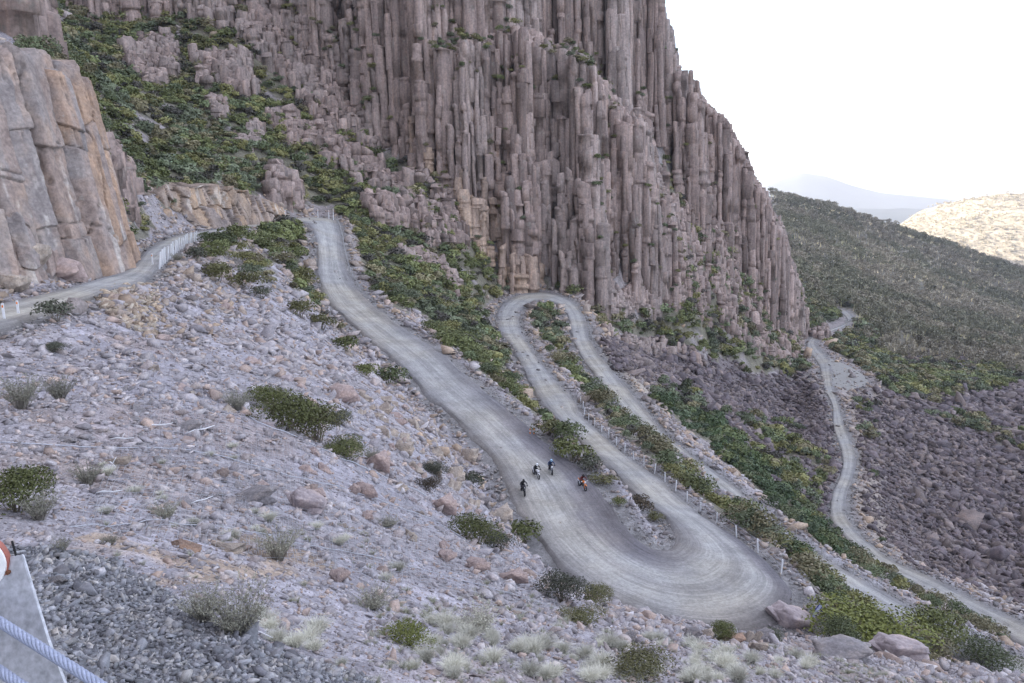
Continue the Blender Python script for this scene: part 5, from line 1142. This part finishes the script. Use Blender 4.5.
# ---------------------------------------------------------------- steel barrier post in front of the lens
def at(px, py, D): return Vector(PD(px, py, D))
pr = empty('barrier_post', at(20, 640, 1.5)); tag(pr, 'galvanised steel barrier post with white reflector at the lower left corner', 'post')
def slab(pts, th, name, m, parent):
    bm = bmesh.new(); a_ = [bm.verts.new(p-parent_loc(parent)) for p in pts]; nrm = (pts[1]-pts[0]).cross(pts[2]-pts[0]).normalized()*th
    if nrm.y < 0: nrm = -nrm
    b_ = [bm.verts.new(p+nrm-parent_loc(parent)) for p in pts]; bm.faces.new(a_); bm.faces.new(b_[::-1]); n_ = len(pts)
    for i in range(n_): bm.faces.new((a_[i], b_[i], b_[(i+1) % n_], a_[(i+1) % n_]))
    bmesh.ops.bevel(bm, geom=bm.edges[:], offset=.0015, segments=2, affect='EDGES'); return done(name, bm, m, parent)
def parent_loc(o): return o.location
M_POST = m_plain('post_steel_mat', (.47, .48, .52), .6, .25, 60, .28)
slab([at(-46, 566, 1.52), at(22, 554.5, 1.5), at(48, 641, 1.44), at(67, 690, 1.41), at(110, 800, 1.32), at(-20, 850, 1.34), at(-60, 690, 1.45)], .007, 'post_plate', M_POST, pr)
bm = bmesh.new(); c_ = at(8, 572.5, 1.49)-pr.location; tube_bm(bm, [c_+Vector((0, .004, 0)), c_-Vector((0, .003, 0))], .0042, 10); done('bolt', bm, m_plain('rust_mat', (.16, .07, .04), .8), pr)
def disc(c, r, th, name, m, parent, n_=40):
    bm = bmesh.new(); tube_bm(bm, [c, c+Vector((0, th, 0))], r, n_); return done(name, bm, m, parent)
rc = at(-19, 561, 1.50)-pr.location
rr_ = disc(rc+Vector((0, -.006, 0)), .058, .012, 'reflector_housing', m_plain('terracotta_mat', (.36, .13, .10), .5), pr); disc(rc+Vector((0, -.010, 0)), .0555, .006, 'reflector_face', m_plain('reflector_white_mat', (.9, .9, .9), .3), rr_)
bm = bmesh.new(); tube_bm(bm, [at(12, 541, 1.505)-pr.location, at(16.5, 557, 1.505)-pr.location], .0022, 6); done('bracket', bm, M_BLACK, pr)
M_ROPE = m_plain('rope_mat', (.36, .40, .52), .5, .3, 200, .2)
# twisted wire rope crossing the post
def rope(p0, p1, rad, label):
    root = empty('wire_rope', p0); tag(root, label, 'cable'); d = p1-p0; L_ = d.length; t = d.normalized(); a_ = t.cross(Vector((0, 0, 1))).normalized(); b_ = t.cross(a_)
    for k in range(6):
        bm = bmesh.new(); n_ = int(L_/.004); pts = []
        for i in range(n_+1):
            u_ = i/n_; ph = k*1.0472+u_*L_/.075*6.2832; pts.append(t*L_*u_+(a_*math.cos(ph)+b_*math.sin(ph))*rad*.62)
        tube_bm(bm, pts, rad*.42, 6); done('strand', bm, M_ROPE, root, True)
rope(at(-60, 584, 1.47), at(190, 742, 1.18), .0095, 'thick twisted steel wire rope crossing the barrier post'); rope(at(-60, 630, 1.40), at(60, 712, 1.22), .0095, 'second twisted wire rope just entering the bottom left corner')
#@@END
